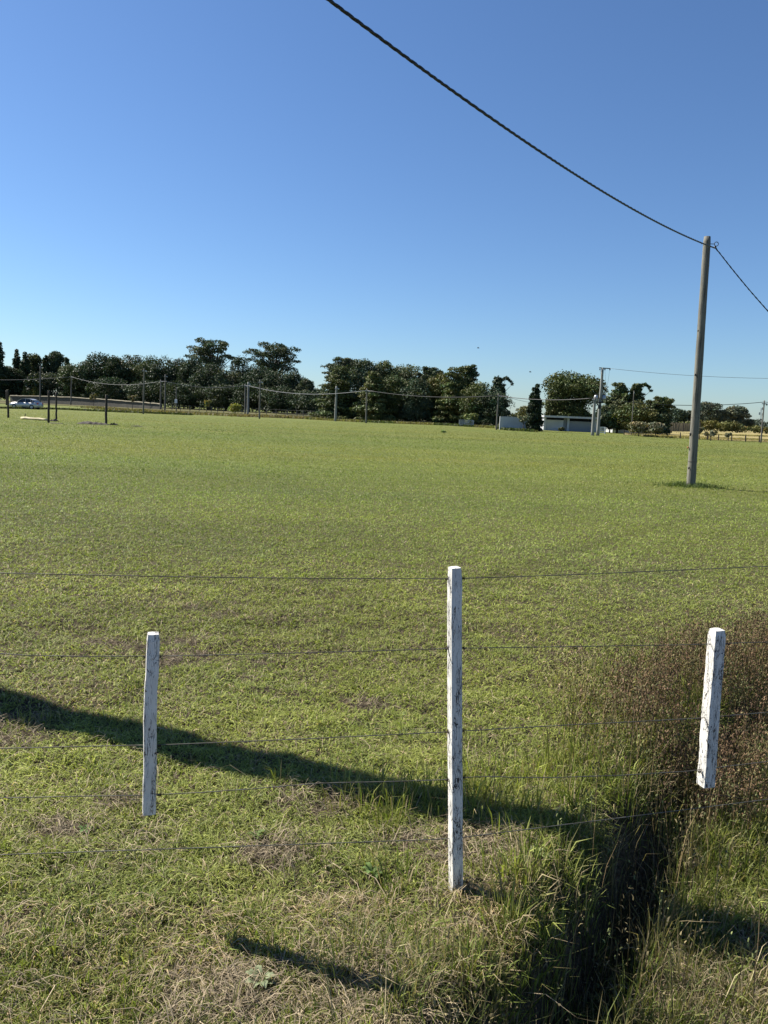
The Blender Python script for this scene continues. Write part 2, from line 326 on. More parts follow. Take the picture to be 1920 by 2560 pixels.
# small pale clover leaves that catch the light
xy, d = wedge(5200, 2.6, 26, 34); s = side_fn(xy); kp = s > -.3; xy, d = xy[kp], d[kp]; n = len(d); kk = np.clip(d/5, .7, 5)
blades('clover', put(xy)+[0, 0, .02], .009*kk**.7, .008*kk**.7, rng.random(n)*6.283, .8+rng.random(n), np.tile((.34, .37, .18), (n, 1))*(.6+.6*rng.random((n, 1))), M_GRASS, 'scattered small pale clover leaves among the mown field grass', 'clover')
# dead straw litter in the foreground
xy, d = wedge(160000, 1.45, 8.5, 37); s = side_fn(xy); dd, ss, sd_ = ditch_dist(xy[:, 0], xy[:, 1])
pt = fbm(xy[:, 0], xy[:, 1], .55, 1); pt = fbm(xy[:, 0], xy[:, 1], .5, 1); sp_ = spots(xy[:, 0], xy[:, 1])
keep = (rng.random(len(d)) < np.maximum(np.clip((pt-.44)*7, .12, 1)*np.where(s > 0, .15, 1), sp_*.8)) & ((dd > .2) | (rng.random(len(d)) < .25))
xy, d = xy[keep], d[keep]; n = len(d)
blades('straw_litter', put(xy)+np.stack([np.zeros(n), np.zeros(n), .004+.02*rng.random(n)], 1), .018+.042*rng.random(n)**2, .0015+.0019*rng.random(n), rng.random(n)*6.283, 1.2+2.2*rng.random(n), np.array((.36, .29, .19))*(.25+.95*rng.random((n, 1))), M_STRAW, 'pale dead straw lying between the foreground grass', 'straw')
# longer tufted grass
def tufts(name, cen, nb, hh, rad, cols, label, wd=.005, lean=(.1, .9), mat=None, dryf=.1, cat='grass'):
    cen = [q for q in cen if math.hypot(q[0]-.30, (q[1]-2.44)*.8) > .17]
    P = []; H_ = []; A = []; C = []
    for (x, y, q) in cen:
        k = int(nb*q*(.6+.8*rng.random())); th = rng.random(k)*6.283; rr = rad*np.sqrt(rng.random(k))*(.6+.6*q)
        px_ = x+rr*np.cos(th); py_ = y+rr*np.sin(th); P.append(np.stack([px_, py_, hz(px_, py_)-.005], -1)); H_.append(hh*(.6+.5*q)*(.45+.75*rng.random(k))); A.append(th+rng.normal(0, .6, k))
        c = np.array(cols[rng.integers(len(cols))])*(.75+.5*rng.random()); C.append(np.where(rng.random((k, 1)) < dryf, DRY*.9, c)*(.65+.7*rng.random((k, 1))))
    P = np.concatenate(P); n = len(P)
    return blades(name, P, np.concatenate(H_), wd*(.5+.9*rng.random(n)), np.concatenate(A), lean[0]+(lean[1]-lean[0])*rng.random(n), np.concatenate(C), mat or M_GRASS, label, cat)
GC = [G1*.95, G1*1.15, G2*.95, G3*.85]
xy, d = wedge(3400, 1.55, 7.5, 36); q_ = np.hypot(xy[:, 0]-.30, xy[:, 1]-2.42) > .17; xy, d = xy[q_], d[q_]; s = side_fn(xy); dd, _, _ = ditch_dist(xy[:, 0], xy[:, 1]); f = fbm(xy[:, 0], xy[:, 1], .6, 2)
kp = (rng.random(len(d)) < np.where(s > .15, .12, 1)*np.clip((f-.38)*5, .05, 1)) & (dd > .3) & ~((s > .15) & (d > 4.6)); xy, d = xy[kp], d[kp]
tufts('tufted_grass', [(a, b, .35+.5*rng.random()) for a, b in xy], 52, .07, .055, GC, 'knee low green grass tufts on the near side of the wire fence', .0036, dryf=.16)
# rank grass along both banks of the ditch
cen = []
for _ in range(1500):
    t = 1.2+rng.random()*7.5; acc = 0
    for (ax, ay), (bx, by) in zip(DITCH[:-1], DITCH[1:]):
        L = math.hypot(bx-ax, by-ay)
        if t <= acc+L: u = (t-acc)/L; cx, cy = ax+(bx-ax)*u, ay+(by-ay)*u; nx_, ny_ = -(by-ay)/L, (bx-ax)/L; break
        acc += L
    else: continue
    o_ = rng.choice([-1, 1])*(.15+abs(rng.normal(0, .17)))
    if vnoise([cx+nx_*o_], [cy+ny_*o_], .3, 1)[0] < .42: continue
    cen.append((cx+nx_*o_, cy+ny_*o_, .5+.6*rng.random()))
tufts('bank_grass', cen, 26, .10, .06, [G1, G1*1.2, G2, G2*.8], 'long green grass leaning over the banks of the ditch', .0045, (.1, 1.0), dryf=.14)
cen = [(a+rng.normal(0, .14), b+rng.normal(0, .12), .6+.6*rng.random()) for a, b, c_ in ((.55, 3.25, 26), (.95, 3.45, 26), (1.25, 3.75, 22), (.12, 3.2, 10), (-.25, 3.0, 3), (1.5, 4.3, 12), (.72, 2.58, 34), (.6, 2.4, 20), (1.75, 4.6, 14), (2.1, 3.3, 14), (1.9, 2.9, 10), (-.05, 2.75, 3), (.1, 2.95, 7)) for _ in range(c_)]
tufts('tall_grass', cen, 20, .14, .06, [G1*1.1, G2, G2*1.15, (.22, .21, .08)], 'tall yellow green grass clumps behind the middle fence post', .0048, (.08, .8), dryf=.2)
cen = [(a+rng.normal(0, .2), b+rng.normal(0, .12), .5+.6*rng.random()) for a, b, c_ in ((.2, 1.95, 26), (.5, 1.95, 30), (.62, 2.1, 16), (1.15, 2.45, 18), (1.35, 2.25, 24), (1.15, 2.1, 16), (1.6, 2.6, 16), (.9, 1.95, 12), (0.05, 2.1, 12)) for _ in range(c_)]
tufts('dry_tall_grass', cen, 24, .13, .06, [(.20, .20, .075), (.27, .22, .11), (.16, .19, .06), (.12, .10, .05)], 'half dry olive grass stalks around the near end of the ditch', .0034, (.1, .9), dryf=.3)

cen = []
for _ in range(260):
    s_ = rng.random(); i_ = 1+int(s_*5.2); (ax, ay), (bx, by) = DITCH[i_], DITCH[i_+1]; u = rng.random(); cen.append((ax+(bx-ax)*u+rng.normal(.05, .13), ay+(by-ay)*u+rng.normal(-.02, .09), .5+.7*rng.random()))
tufts('ditch_grass', cen, 15, .22, .05, [(.11, .135, .04), (.16, .155, .06), (.20, .17, .085), (.09, .12, .035)], 'loose olive grass stalks standing up out of the dark ditch', .0032, (.05, .7), dryf=.2)
# brown seeded weeds
def weeds(name, cen, label, hgt, cols, seeds=30, group=None):
    P = []; hh = []; ww = []; az = []; ln = []; C = []
    for x, y in cen:
        z = hz1(x, y); H0 = hgt*(.55+.6*rng.random()); a = rng.random()*6.283; le = rng.random()*.25
        P.append((x, y, z)); hh.append(H0); ww.append(.003); az.append(a); ln.append(le); c0 = np.array(cols[rng.integers(len(cols))]); C.append(np.array((.20, .145, .08))*(.5+.9*rng.random()))
        for _ in range(seeds):
            t = .35+.65*rng.random(); sp = .035*(1.3-t)
            P.append((x+math.cos(a)*le*H0*t+rng.normal(0, sp), y+math.sin(a)*le*H0*t+rng.normal(0, sp), z+H0*t+rng.normal(0, .01)))
            hh.append(.008+.009*rng.random()); ww.append(.004+.0035*rng.random()); az.append(rng.random()*6.283); ln.append(rng.random()*1.5); C.append(c0*(.5+1.1*rng.random()))
    return blades(name, np.array(P), np.array(hh), np.array(ww), np.array(az), np.array(ln), np.array(C), M_STRAW, label, 'weeds')
BR = [(.125, .077, .045), (.09, .058, .036), (.165, .105, .058), (.16, .14, .06), (.10, .11, .04)]
WG = []
for _ in range(620):
    WG.append((rng.uniform(1.1, 3.9), rng.uniform(3.1, 6.0), .5+.6*rng.random()))
WG = [q for q in WG if -.9 < (lambda a: float(a[0][0]*a[2][0]))(ditch_dist(np.array([q[0]]), np.array([q[1]]))) < 1.1]
tufts('weedy_grass', WG, 24, .15, .07, [G1, G2, (.24, .22, .09)], 'olive grass growing among the brown weeds behind the right batten', .0044, (.1, .9), dryf=.25)
def inpoly(x, y, P):
    c = False
    for (ax, ay), (bx, by) in zip(P, P[1:]+P[:1]):
        if (ay > y) != (by > y) and x < (bx-ax)*(y-ay)/(by-ay)+ax: c = not c
    return c
WP = [(1.35, 3.2), (1.3, 3.7), (1.55, 4.5), (2.1, 5.1), (3.0, 5.6), (4.4, 6.3), (4.6, 5.6), (3.3, 4.7), (2.25, 3.9), (1.8, 3.3)]
cen = []
while len(cen) < 1750:
    x, y = rng.uniform(1.0, 4.6), rng.uniform(3.0, 7)
    jx, jy = x+rng.normal(0, .08), y+rng.normal(0, .08)
    if inpoly(jx, jy, WP) and vnoise([x], [y], .4, 2)[0] > .36: cen.append((x, y))
cen += [(rng.uniform(.95, 1.9), rng.uniform(3.25, 4.6)) for _ in range(130)]
weeds('brown_weeds', cen, 'reddish brown seeded weeds growing thickly in the ditch behind the right post', .40, BR, 34)
cen = [(a+rng.normal(0, s_), b+rng.normal(0, s_)) for a, b, k_, s_ in ((.5, 3.3, 12, .12), (.95, 3.6, 10, .15), (1.1, 3.5, 8, .1), (.9, 2.5, 22, .12), (1.05, 2.8, 26, .12), (1.35, 3.1, 30, .16), (1.6, 3.3, 20, .15), (.35, 1.95, 18, .15), (1.2, 2.2, 12, .2)) for _ in range(k_)]
weeds('seeding_stalks', cen, 'thin dark seeding stalks rising from the ditch beside the middle post', .46, [(.10, .085, .045), (.17, .14, .07), (.14, .16, .06)], 10)
# long grass stems lying and standing
n = 150; xy, d = wedge(n, 1.7, 6.5, 34)
blades('loose_stems', put(xy)+[0, 0, .02], .08+.12*rng.random(n), np.full(n, .0024), rng.random(n)*6.283, .5+2*rng.random(n), np.array((.36, .31, .18))*(.5+.7*rng.random((n, 1))), M_STRAW, 'long pale single grass stems lying across the turf', 'grass stems')

# leafy rosettes near the fence
def rosette(px, py, r_, col, label):
    g = gnd(px, py); x, y = g.x, g.y; z = hz1(x, y); t = thing('leafy_weed', label, 'weed', (x, y, z), 'broad leaved weeds in the foreground turf')
    V = []; Fc = []; sz = []; C = []
    for k_ in range(11):
        a = k_*2.4+rng.random()*.4; L = r_*(.6+.5*rng.random()); rise = .25+.5*rng.random(); wd = L*.22; b = len(V); ca, sa = math.cos(a), math.sin(a)
        for t_, w_ in ((0, .25), (.35, .9), (.7, 1), (1, .05)):
            hh = rise*L*math.sin(t_*2.2)*.9+.01
            for q in (-1, 0, 1): V.append((ca*L*t_-sa*q*wd*w_, sa*L*t_+ca*q*wd*w_, hh+abs(q)*wd*.25*w_)); C.append(np.array(col)*(.8+.4*rng.random()))
        for j in range(3):
            for q in range(2): Fc += [b+j*3+q, b+j*3+q+1, b+j*3+q+4, b+j*3+q+3]; sz.append(4)
    link('leaves', np_mesh('leaves', V, Fc, sz, np.array(C)), M_GRASS, t, True); return t
rosette(652, 2470, .05, (.26, .30, .17), 'pale grey green rosette weed sitting in the straw near the bottom edge')
rosette(1345, 2165, .05, (.30, .36, .16), 'pale yellow green leafy weed on the slope right of the middle post')
rosette(640, 2095, .04, (.12, .17, .045), 'dark green broad leaved weed below the lowest wire left of the middle post')
rosette(215, 2090, .035, (.12, .20, .06), 'small flat green weed left of the short left fence batten')
rosette(930, 2190, .045, (.15, .22, .07), 'mid green leafy weed just left of the foot of the middle post')

# ------------------------------------------------------------------ wire fence
FP = gnd(1138, 2232); AL, AR = R(8), R(15)
fence = thing('wire_fence', 'white wooden posts and battens strung with five steel wires across the foreground', 'fence', (FP.x, FP.y, 0))
fo = Vector((FP.x, FP.y, 0))
def post(name, b, t_, wd, rz, seed, label=None, ext=0.0):
    b = Vector(b)-fo; t_ = Vector(t_)-fo; ax = (t_-b).normalized(); b = b-ax*ext; L = (t_-b).length; n = 34; r_ = np.random.default_rng(seed); V = []; Fc = []; m_ = 12
    base = [(-1, -1), (-.33, -1), (.33, -1), (1, -1), (1, -.33), (1, .33), (1, 1), (.33, 1), (-.33, 1), (-1, 1), (-1, .33), (-1, -.33)]
    wob = r_.normal(0, .012, (n+1, 12))*wd*.5; wob = (wob+np.roll(wob, 1, 0)+np.roll(wob, 2, 0))*.8
    drift = np.cumsum(r_.normal(0, .00055, (n+1, 2)), 0)
    for j in range(n+1):
        q = j/n; sc = 1-.05*q
        if j == n: sc *= .86
        qq = q if j < n else 1
        for k_, (x, y) in enumerate(base):
            cr = .92 if abs(x) == 1 and abs(y) == 1 else 1
            rr = wd/2*sc*cr+wob[j, k_]*.6
            V.append((x*rr+drift[j, 0], y*rr+drift[j, 1], qq*L if j < n else L+.004))
    for j in range(n):
        for k_ in range(12): Fc.append((j*12+k_, j*12+(k_+1) % 12, (j+1)*12+(k_+1) % 12, (j+1)*12+k_))
    Fc.append(tuple(range(11, -1, -1))); Fc.append(tuple(range(n*12, n*12+12)))
    me = bpy.data.meshes.new(name); me.from_pydata(V, [], Fc); o = link(name, me, M_PAINT, fence)
    ax = (t_-b).normalized(); q = Vector((0, 0, 1)).rotation_difference(ax) @ Matrix.Rotation(rz, 3, 'Z').to_quaternion()
    o.rotation_mode = 'QUATERNION'; o.rotation_quaternion = q; o.location = b
    if label: o['label'] = label
    return o
pL = FP; 
mb_, mt_ = on_plane(1138, 2232, FP, AR), on_plane(1132, 1422, FP, AR)
post('post', mb_, mt_, .0445, R(18), 1, 'tall white post standing in the ground', .25)
lb, lt_ = on_plane(373, 2030, FP, AL), on_plane(385, 1586, FP, AL)
post('batten', lb, lt_, .044, R(19), 2, 'short white batten hanging clear of the ground, grey face to the camera')
rb_, rt_ = on_plane(1764, 1962, FP, AR), on_plane(1794, 1576, FP, AR)
post('batten', rb_, rt_, .052, R(13), 3, 'rough white batten hanging over the ditch')
WPX = [
 [(0, 1432), (372, 1441), (760, 1446), (1118, 1447), (1152, 1446), (1440, 1437), (1920, 1415)],
 [(0, 1630), (30, 1639), (372, 1643), (1118, 1622), (1152, 1620), (1770, 1612), (1920, 1603)],
 [(0, 1867), (372, 1866), (1118, 1830), (1152, 1828), (1400, 1813), (1780, 1795), (1920, 1778)],
 [(0, 1992), (372, 1990), (640, 1972), (800, 1957), (900, 1956), (1118, 1950), (1152, 1944), (1230, 1940), (1350, 1947), (1745, 1930), (1920, 1898)],
 [(0, 2137), (372, 2124), (1118, 2098), (1152, 2094), (1400, 2063), (1700, 2026), (1920, 1998)]]
for ws in WPX:
    pts = [on_plane(x, y, FP, AL if x < 1138 else AR)-fo for x, y in ws]
    pts = [pts[0]+(pts[0]-pts[2])*2.2] + pts + [pts[-1]+(pts[-1]-pts[-3])*2.2]
    # smooth
    q = []
    for a, b in zip(pts[:-1], pts[1:]): q += [a, a.lerp(b, .5)]
    q.append(pts[-1]); sm = [q[0]]+[(q[i-1]+q[i]*2+q[i+1])/4 for i in range(1, len(q)-1)]+[q[-1]]
    wo = MB().tube(sm, .0017, 6).build('wire', M_WIRE, fence, True)
    for x0 in (362, 398, 1116, 1156, 1748, 1820):
        if ws is WPX[4] or (ws is WPX[0] and not (1100 < x0 < 1170)): continue
        ys = np.interp(x0, [p[0] for p in ws], [p[1] for p in ws]); c = on_plane(x0, ys, FP, AL if x0 < 1138 else AR)-fo
        hel = [c+Vector((.012*(j/14-.5), .0035*math.cos(j*1.7), .0035*math.sin(j*1.7))) for j in range(15)]
        MB().tube(hel+[c+Vector((.004, -.003, .012)), c+Vector((.008, -.001, -.006))], .0012, 5).build('tie', M_TIE, wo)
MB().tube([on_plane(1750, 1984, FP, AR)-fo, on_plane(1800, 1988, FP, AR)-fo, on_plane(1865, 1997, FP, AR)-fo+Vector((0, .02, -.01))], .0015, 6).build('loose_wire', M_TIE, fence)

# ------------------------------------------------------------------ timber poles and the near cable
def timber_pole(name, label, b, t_, r0_, r1_, group=None):
    b = Vector(b); t_ = Vector(t_); root = thing(name, label, 'utility pole', b, group); L = t_-b; n = 46; r_ = np.random.default_rng(11); V = []; Fc = []; m_ = 20
    flat = r_.normal(0, .03, m_); bow = np.cumsum(np.cumsum(r_.normal(0, .00035, (n+1, 2)), 0), 0)
    for j in range(n+1):
        q = j/n; c = L*q; rad = r0_+(r1_-r0_)*q; w_ = r_.normal(0, .008)
        for k_ in range(m_):
            a = 2*math.pi*k_/m_; kn = 1+flat[k_]+w_+.02*math.sin(3*a+q*7)+.012*math.sin(q*38+a*2)
            if j == n: kn *= .88
            V.append((c.x+bow[j, 0]*.3+rad*kn*math.cos(a), c.y+bow[j, 1]*.3+rad*kn*math.sin(a), c.z-(.3 if j == 0 else 0)))
    for j in range(n):
        for k_ in range(m_): Fc.append((j*m_+k_, j*m_+(k_+1) % m_, (j+1)*m_+(k_+1) % m_, (j+1)*m_+k_))
    Fc.append(tuple(range(m_-1, -1, -1))); Fc.append(tuple(range(n*m_, n*m_+m_)))
    me = bpy.data.meshes.new('pole'); me.from_pydata(V, [], Fc); link('shaft', me, M_POLE, root, True); return root, L
pb = Vector((8.5, 20.6, 0)); pb = gnd(1727, 1217); pb = Vector((pb.x, pb.y, 0)); pt_ = atY(1768, 592, pb.y)
P1, PLv = timber_pole('utility_pole', 'tall weathered grey timber pole standing in the mown field at the right', pb, pt_, .118, .092)
M_KNOT = simple('dark_knot', (.10, .085, .065), (.04, .035, .03), 30)
for px_, py_, s_ in ((1738, 937, .022), (1726, 1086, .03), (1722, 1170, .025), (1752, 800, .018), (1745, 827, .018)):
    c = atY(px_, py_, pb.y-.08)-pb; MB().sphere(c, s_, s_*.6, s_*1.6, 8).build('knot', M_KNOT, P1, True)
ins = MB().sphere(atY(1719.5, 1119, pb.y)-pb, .022, .022, .03, 8).box(atY(1722, 1119, pb.y)-pb, (.05, .02, .02))
ins.build('insulator', simple('orange_insulator', (.45, .16, .03), (.3, .1, .02), 20, .4), P1, True)
for q in (.105, .285):
    c = PLv*q; rr = .118-.026*q+.006; MB().tube([c+Vector((rr*math.cos(a), rr*math.sin(a), 0)) for a in np.linspace(0, 6.283, 22)], .004, 5).build('wire_band', M_TIE, P1)
eb = MB(); e0 = atY(1768, 610, pb.y)-pb; e1 = atY(1786, 610, pb.y)-pb; rc = atY(1791, 610, pb.y)-pb; r_e = (rc-e1).length
eb.tube([e0-Vector((.16, 0, 0)), e1], .009, 8); eb.tube([rc+Vector((r_e*math.cos(a), 0, r_e*math.sin(a))) for a in np.linspace(math.pi, 3*math.pi, 25)], .009, 8)
eb.build('eye_bolt', M_TIE, P1, True)
hook = atY(1790, 621, pb.y)
MB().tube([rc+Vector((0, 0, -r_e)), rc+Vector((-.01, 0, -r_e-.05)), hook-pb+Vector((-.04, 0, .06)), hook-pb+Vector((0, 0, 0)), hook-pb+Vector((.05, -.02, -.08))], [.008, .012, .022, .02, .012], 8).build('suspension_clamp', M_CABLE, P1, True)
tb = []
g0 = hz1(pb.x, pb.y)
P3b = Vector((-6.95, -.62, 0)); P3t = Vector((-6.95, -.62, 6.75))
P3, _ = timber_pole('utility_pole', 'timber pole behind the camera carrying the near end of the twisted cable', P3b, P3t, .12, .095)
# second pole left of the picture whose shadow crosses the verge
P2b = Vector((-4.62, 4.95, 0)); P2t = Vector((-4.5, 5.6, 6.2))
P2, _ = timber_pole('utility_pole', 'leaning timber pole just left of the picture that throws the long shadow', P2b, P2t, .17, .13)
def twisted(name, label, pts, off, rad, pitch, n=3):
    mb = MB(); pts = [Vector(p) for p in pts]
    for s_ in range(n):
        q = []; acc = 0
        for i_, p in enumerate(pts):
            t = (pts[min(i_+1, len(pts)-1)]-pts[max(i_-1, 0)]).normalized(); a = t.cross(Vector((0, 0, 1))).normalized(); b = a.cross(t)
            if i_: acc += (p-pts[i_-1]).length
            ph = 2*math.pi*(acc/pitch+s_/n)+.9*math.sin(acc*1.3)+.6*math.sin(acc*3.1+1); q.append(p+(a*math.cos(ph)+b*math.sin(ph))*off)
        mb.tube(q, rad, 6)
    o = mb.build(name, M_CABLE, None, True); return tag(o, label, 'cable')
A = hook.copy(); Bx = P3t.copy(); hd = Vector((Bx.x-A.x, Bx.y-A.y, 0)); LL = hd.length; hd.normalize()
ang = math.atan2(hd.y, hd.x); ss_ = []; zz_ = []
for p in ((824, 0), (995, 124), (1157, 249), (1331, 370), (1504, 474), (1643, 555)):
    c = on_plane(p[0], p[1], A, ang); ss_.append((Vector((c.x, c.y, 0))-Vector((A.x, A.y, 0))).length); zz_.append(c.z)
ss_ = np.array(ss_); zz_ = np.array(zz_); Mx = np.stack([ss_, ss_**2], 1); co = np.linalg.lstsq(Mx, zz_-A.z, rcond=None)[0]
print('CABLEFIT', co, np.round(Mx@co+A.z-zz_, 3), 'end z', A.z+co@[LL, LL**2], LL)
pts = []
for s_ in np.linspace(0, LL, 320): pts.append(A+hd*s_+Vector((0, 0, co[0]*s_+co[1]*s_**2)))
twisted('twisted_cable', 'thick black twisted cable sagging across the sky towards the pole top', pts, .0105, .0098, .5)
pts = []; hd2 = Vector((1, -.28, 0)).normalized()
c = on_plane(1920, 778, A, math.atan2(hd2.y, hd2.x)); s1 = (Vector((c.x, c.y, 0))-Vector((A.x, A.y, 0))).length; zt = c.z
c2 = on_plane(1856, 704, A, math.atan2(hd2.y, hd2.x)); s2 = (Vector((c2.x, c2.y, 0))-Vector((A.x, A.y, 0))).length
kk_ = np.linalg.solve([[s1, s1**2], [s2, s2**2]], [zt-A.z, c2.z-A.z]); kk_[1] = max(kk_[1], .045); kk_[0] = (zt-A.z)/s1-kk_[1]*s1
for s_ in np.linspace(0, 15, 150): pts.append(A+hd2*s_+Vector((0, 0, kk_[0]*s_+kk_[1]*s_**2)))
twisted('twisted_cable', 'black twisted cable dropping steeply from the pole top out of the right edge', pts, .0095, .0088, .42)

# ------------------------------------------------------------------ far poles
def far_pole(label, x0, y0, x1, y1, wpx, mat, cat='utility pole', name='utility_pole', sq=False, extra=0):
    b = gnd(x0, y0); t_ = atY(x1, y1, b.y); rad = wpx/2*b.y/F_PX; root = thing(name, label, cat, b, 'poles standing round the far edge of the field' if name == 'utility_pole' else None)
    L = t_-b; n = 10
    MB().tube([L*(i_/n)-Vector((0, 0, .2 if i_ == 0 else 0)) for i_ in range(n+1)], [rad*(1.1-.3*i_/n) for i_ in range(n+1)], 4 if sq else 10).build('shaft', mat, root, not sq)
    return root, b, t_, rad
def cap(root, b, t_, rad):       # small bracket and clamp near the top
    L = t_-b
    MB().box(L-Vector((0, 0, .35)), (.5, .10, .10)).sphere(L-Vector((-.3, 0, .42)), .11, .09, .12, 8).build('bracket', M_GALV, root)
FP_ = [('thin grey pole before the woods far left with a bent top arm', 100, 1010, 101, 915, 3.4, M_GREYPOLE),
 ('grey pole rising above the left end of the low wall', 177, 1013, 179, 940, 3.0, M_GREYPOLE),
 ('tall grey pole standing alone at the left part of the field edge', 358, 1035, 360.5, 921, 3.8, M_GREYPOLE),
 ('left one of two close grey poles before the dark woods', 401, 1024, 402, 949, 3.4, M_GREYPOLE),
 ('right and taller one of two close grey poles before the dark woods', 412, 1030, 413.5, 936, 3.6, M_GREYPOLE),
 ('slimmer dark pole just left of a pale concrete pole', 612.5, 1038, 613, 960, 3.6, M_GREYPOLE),
 ('pale concrete pole standing close beside a slimmer dark one', 619.5, 1039, 621, 955, 5.2, M_CONC),
 ('single grey pole right of the close pair at mid woods', 648.5, 1047, 650.5, 949, 3.8, M_GREYPOLE),
 ('pale thick concrete pole at the left end of the right grove', 838.5, 1053, 841.3, 965, 5.6, M_CONC),
 ('grey pole in front of the cedars of the right grove', 915, 1058, 917.5, 971, 4.0, M_GREYPOLE),
 ('grey pole beside the left end of the white wall', 1241, 1075, 1246.5, 983, 4.0, M_GREYPOLE),
 ('dark pole on the far right pasture fence', 1902, 1107, 1911, 1001, 3.6, M_GREYPOLE)]
tops = {}
for r_ in FP_:
    q = far_pole(*r_); cap(*q); tops[r_[1]] = q[2]
# tiny post with a white meter box
q = far_pole('short thin post carrying a white meter box before the woods', 440.5, 1030.5, 441, 968, 2.6, M_GREYPOLE, 'post', 'meter_post')
MB().box((atY(440.5, 1003, q[1].y)-q[1])-Vector((0, .15, 0)), (.45, .2, .7), bev=.04).build('meter_box', M_PAINTW, q[0])
# thin pole in front of the right trees
far_pole('very thin pole standing in front of the trees right of the transformer', 1578, 1088, 1585, 977, 2.2, M_GREYPOLE)
# transformer pair
q = far_pole('tall pale concrete pole with a crossarm, carrying the transformer', 1494, 1089, 1506.6, 919, 7.6, M_CONC, 'power pole', 'transformer_pole'); r_t, b_t, t_t, _ = q; L_t = t_t-b_t
arm = MB().beam(atY(1498, 919.5, b_t.y)-b_t, atY(1525.5, 921.5, b_t.y)-b_t, .12, .10); arm.build('crossarm', M_GREYPOLE, r_t)
for px_ in (1499.5, 1512, 1524.5): MB().tube([atY(px_, 921, b_t.y)-b_t+Vector((0, -.05, -.03)), atY(px_, 925.5, b_t.y)-b_t+Vector((0, -.05, 0))], [.05, .08], 8).build('insulator', M_CABLE, r_t)
for px_, py_ in ((1509.5, 998), (1489.5, 998)):
    c = atY(px_, py_, b_t.y)-b_t; tf = MB().tube([c+Vector((0, -.05, -.42)), c+Vector((0, -.05, .38)), c+Vector((0, -.05, .45))], [.2, .2, .12], 14).build('transformer', M_GALV, r_t, True)
    MB().tube([c+Vector((-.08, -.05, .4)), c+Vector((-.08, -.05, .62))], .035, 6).tube([c+Vector((.08, -.05, .4)), c+Vector((.08, -.05, .62))], .035, 6).build('bushing', M_CABLE, tf)
c = atY(1498, 1005, b_t.y)-b_t; MB().box(c+Vector((0, -.22, -.05)), (.75, .12, .14)).box(c+Vector((0, -.22, -.55)), (.3, .12, .4), bev=.02).build('fuse_box', M_DARK, r_t)
for a0, a1, a2 in ((1501, 1505, 1508), (1512, 1514, 1509), (1524, 1520, 1511)):
    MB().tube([atY(a0, 924, b_t.y)-b_t, atY(a1, 955, b_t.y-.4)-b_t, atY(a2, 990, b_t.y)-b_t], .011, 5).build('drop_wire', M_CABLE, r_t)
q = far_pole('shorter pale concrete pole leaning beside the transformer pole', 1481, 1089, 1487.5, 992, 7.8, M_CONC, 'power pole', 'support_pole')
MB().box(q[2]-q[1]-Vector((0, 0, .3)), (.5, .14, .16)).build('bracket', M_GALV, q[0])
# lattice mast far right
b = atY(1901, 1068, 700); b.z = 0; t_ = atY(1903.5, 1020, 700); mr_ = thing('radio_mast', 'faint thin lattice radio mast on the far right horizon', 'radio mast', b); mm = MB(); L = t_-b
for k_ in range(3):
    a = k_*2.094; o_ = Vector((.9*math.cos(a), .9*math.sin(a), 0)); mm.tube([o_, L+o_*.7], .10, 4)
for j in range(14):
    for k_ in range(3):
        a = k_*2.094; a2 = (k_+1)*2.094; mm.tube([L*(j/14)+Vector((.85*math.cos(a), .85*math.sin(a), 0)), L*((j+1)/14)+Vector((.85*math.cos(a2), .85*math.sin(a2), 0))], .06, 4)
mm.build('lattice', M_GALV, mr_)
for f_, dx in ((.97, 1.0), (.72, -1.6), (.68, 1.4)): MB().box(L*f_+Vector((dx, 0, 0)), (1.3, .6, 2.4)).build('antenna', M_GALV, mr_)
# cables strung between the far poles
def span(name, label, segs, rad, mat=M_CABLE):
    mb = MB()
    for a, m_, b in segs:                 # a, b: points; m_: pixel the cable passes half way
        pts = []
        for i_ in range(17):
            t = i_/16; p = a.lerp(b, t); pts.append(p)
        md = a.lerp(b, .5); sag = m_
        pts = [p-Vector((0, 0, sag*4*(i_/16)*(1-i_/16))) for i_, p in enumerate(pts)]; mb.tube(pts, rad, 5)
    return tag(mb.build(name, mat, None, True), label, 'cable')
def tp(x, y, Y): return atY(x, y, Y)
Yp = lambda x, y: gnd(x, y).y
a0 = tp(-200, 938, 195); a1 = tp(178.5, 942, Yp(177, 1013)-.3); a2 = tp(402, 953, Yp(401, 1024)-.2); a3 = tp(413.5, 953, Yp(412, 1030)-.2); a4 = tp(613, 963, Yp(612.5, 1038)-.2)
a5 = tp(621, 964, Yp(619.5, 1039)-.3); a6 = tp(917.5, 976, Yp(915, 1058)-.2); a7 = tp(1246, 989, Yp(1241, 1075)-.2); a8 = tp(1486, 995, Yp(1481, 1089)-.3); a9 = tp(1911, 1005, Yp(1902, 1107)-.2); a10 = tp(2150, 995, 60)
M_CAB2 = simple('faded_cable', (.13, .14, .15), (.09, .10, .11), 2, .6)
span('overhead_cable', 'grey sagging overhead cable strung from the left edge across the woods to the right grove', [(a0, 1.0, a1), (a1, 1.4, a2), (a2, .05, a3), (a3, .75, a4), (a4, .02, a5), (a5, .95, a6)], .040, M_CAB2)
span('overhead_cable', 'dark overhead cable passing before the right grove to the transformer pole', [(a6, .5, a7), (a7, .35, a8)], .04)
span('overhead_cable', 'low overhead cable running from the transformer trees to the far right pole', [(a8, .55, a9), (a9, .3, a10)], .032)
span('power_line', 'thin bare power line leaving the crossarm of the transformer pole to the right', [(tp(1524.5, 921, b_t.y), .35, tp(2050, 946, 75))], .018, M_CAB2)
span('power_line', 'thin wire dropping from the grey pole towards the dark conifer', [(tp(1246, 984, a7.y), .2, tp(1345, 1008, 99))], .02)

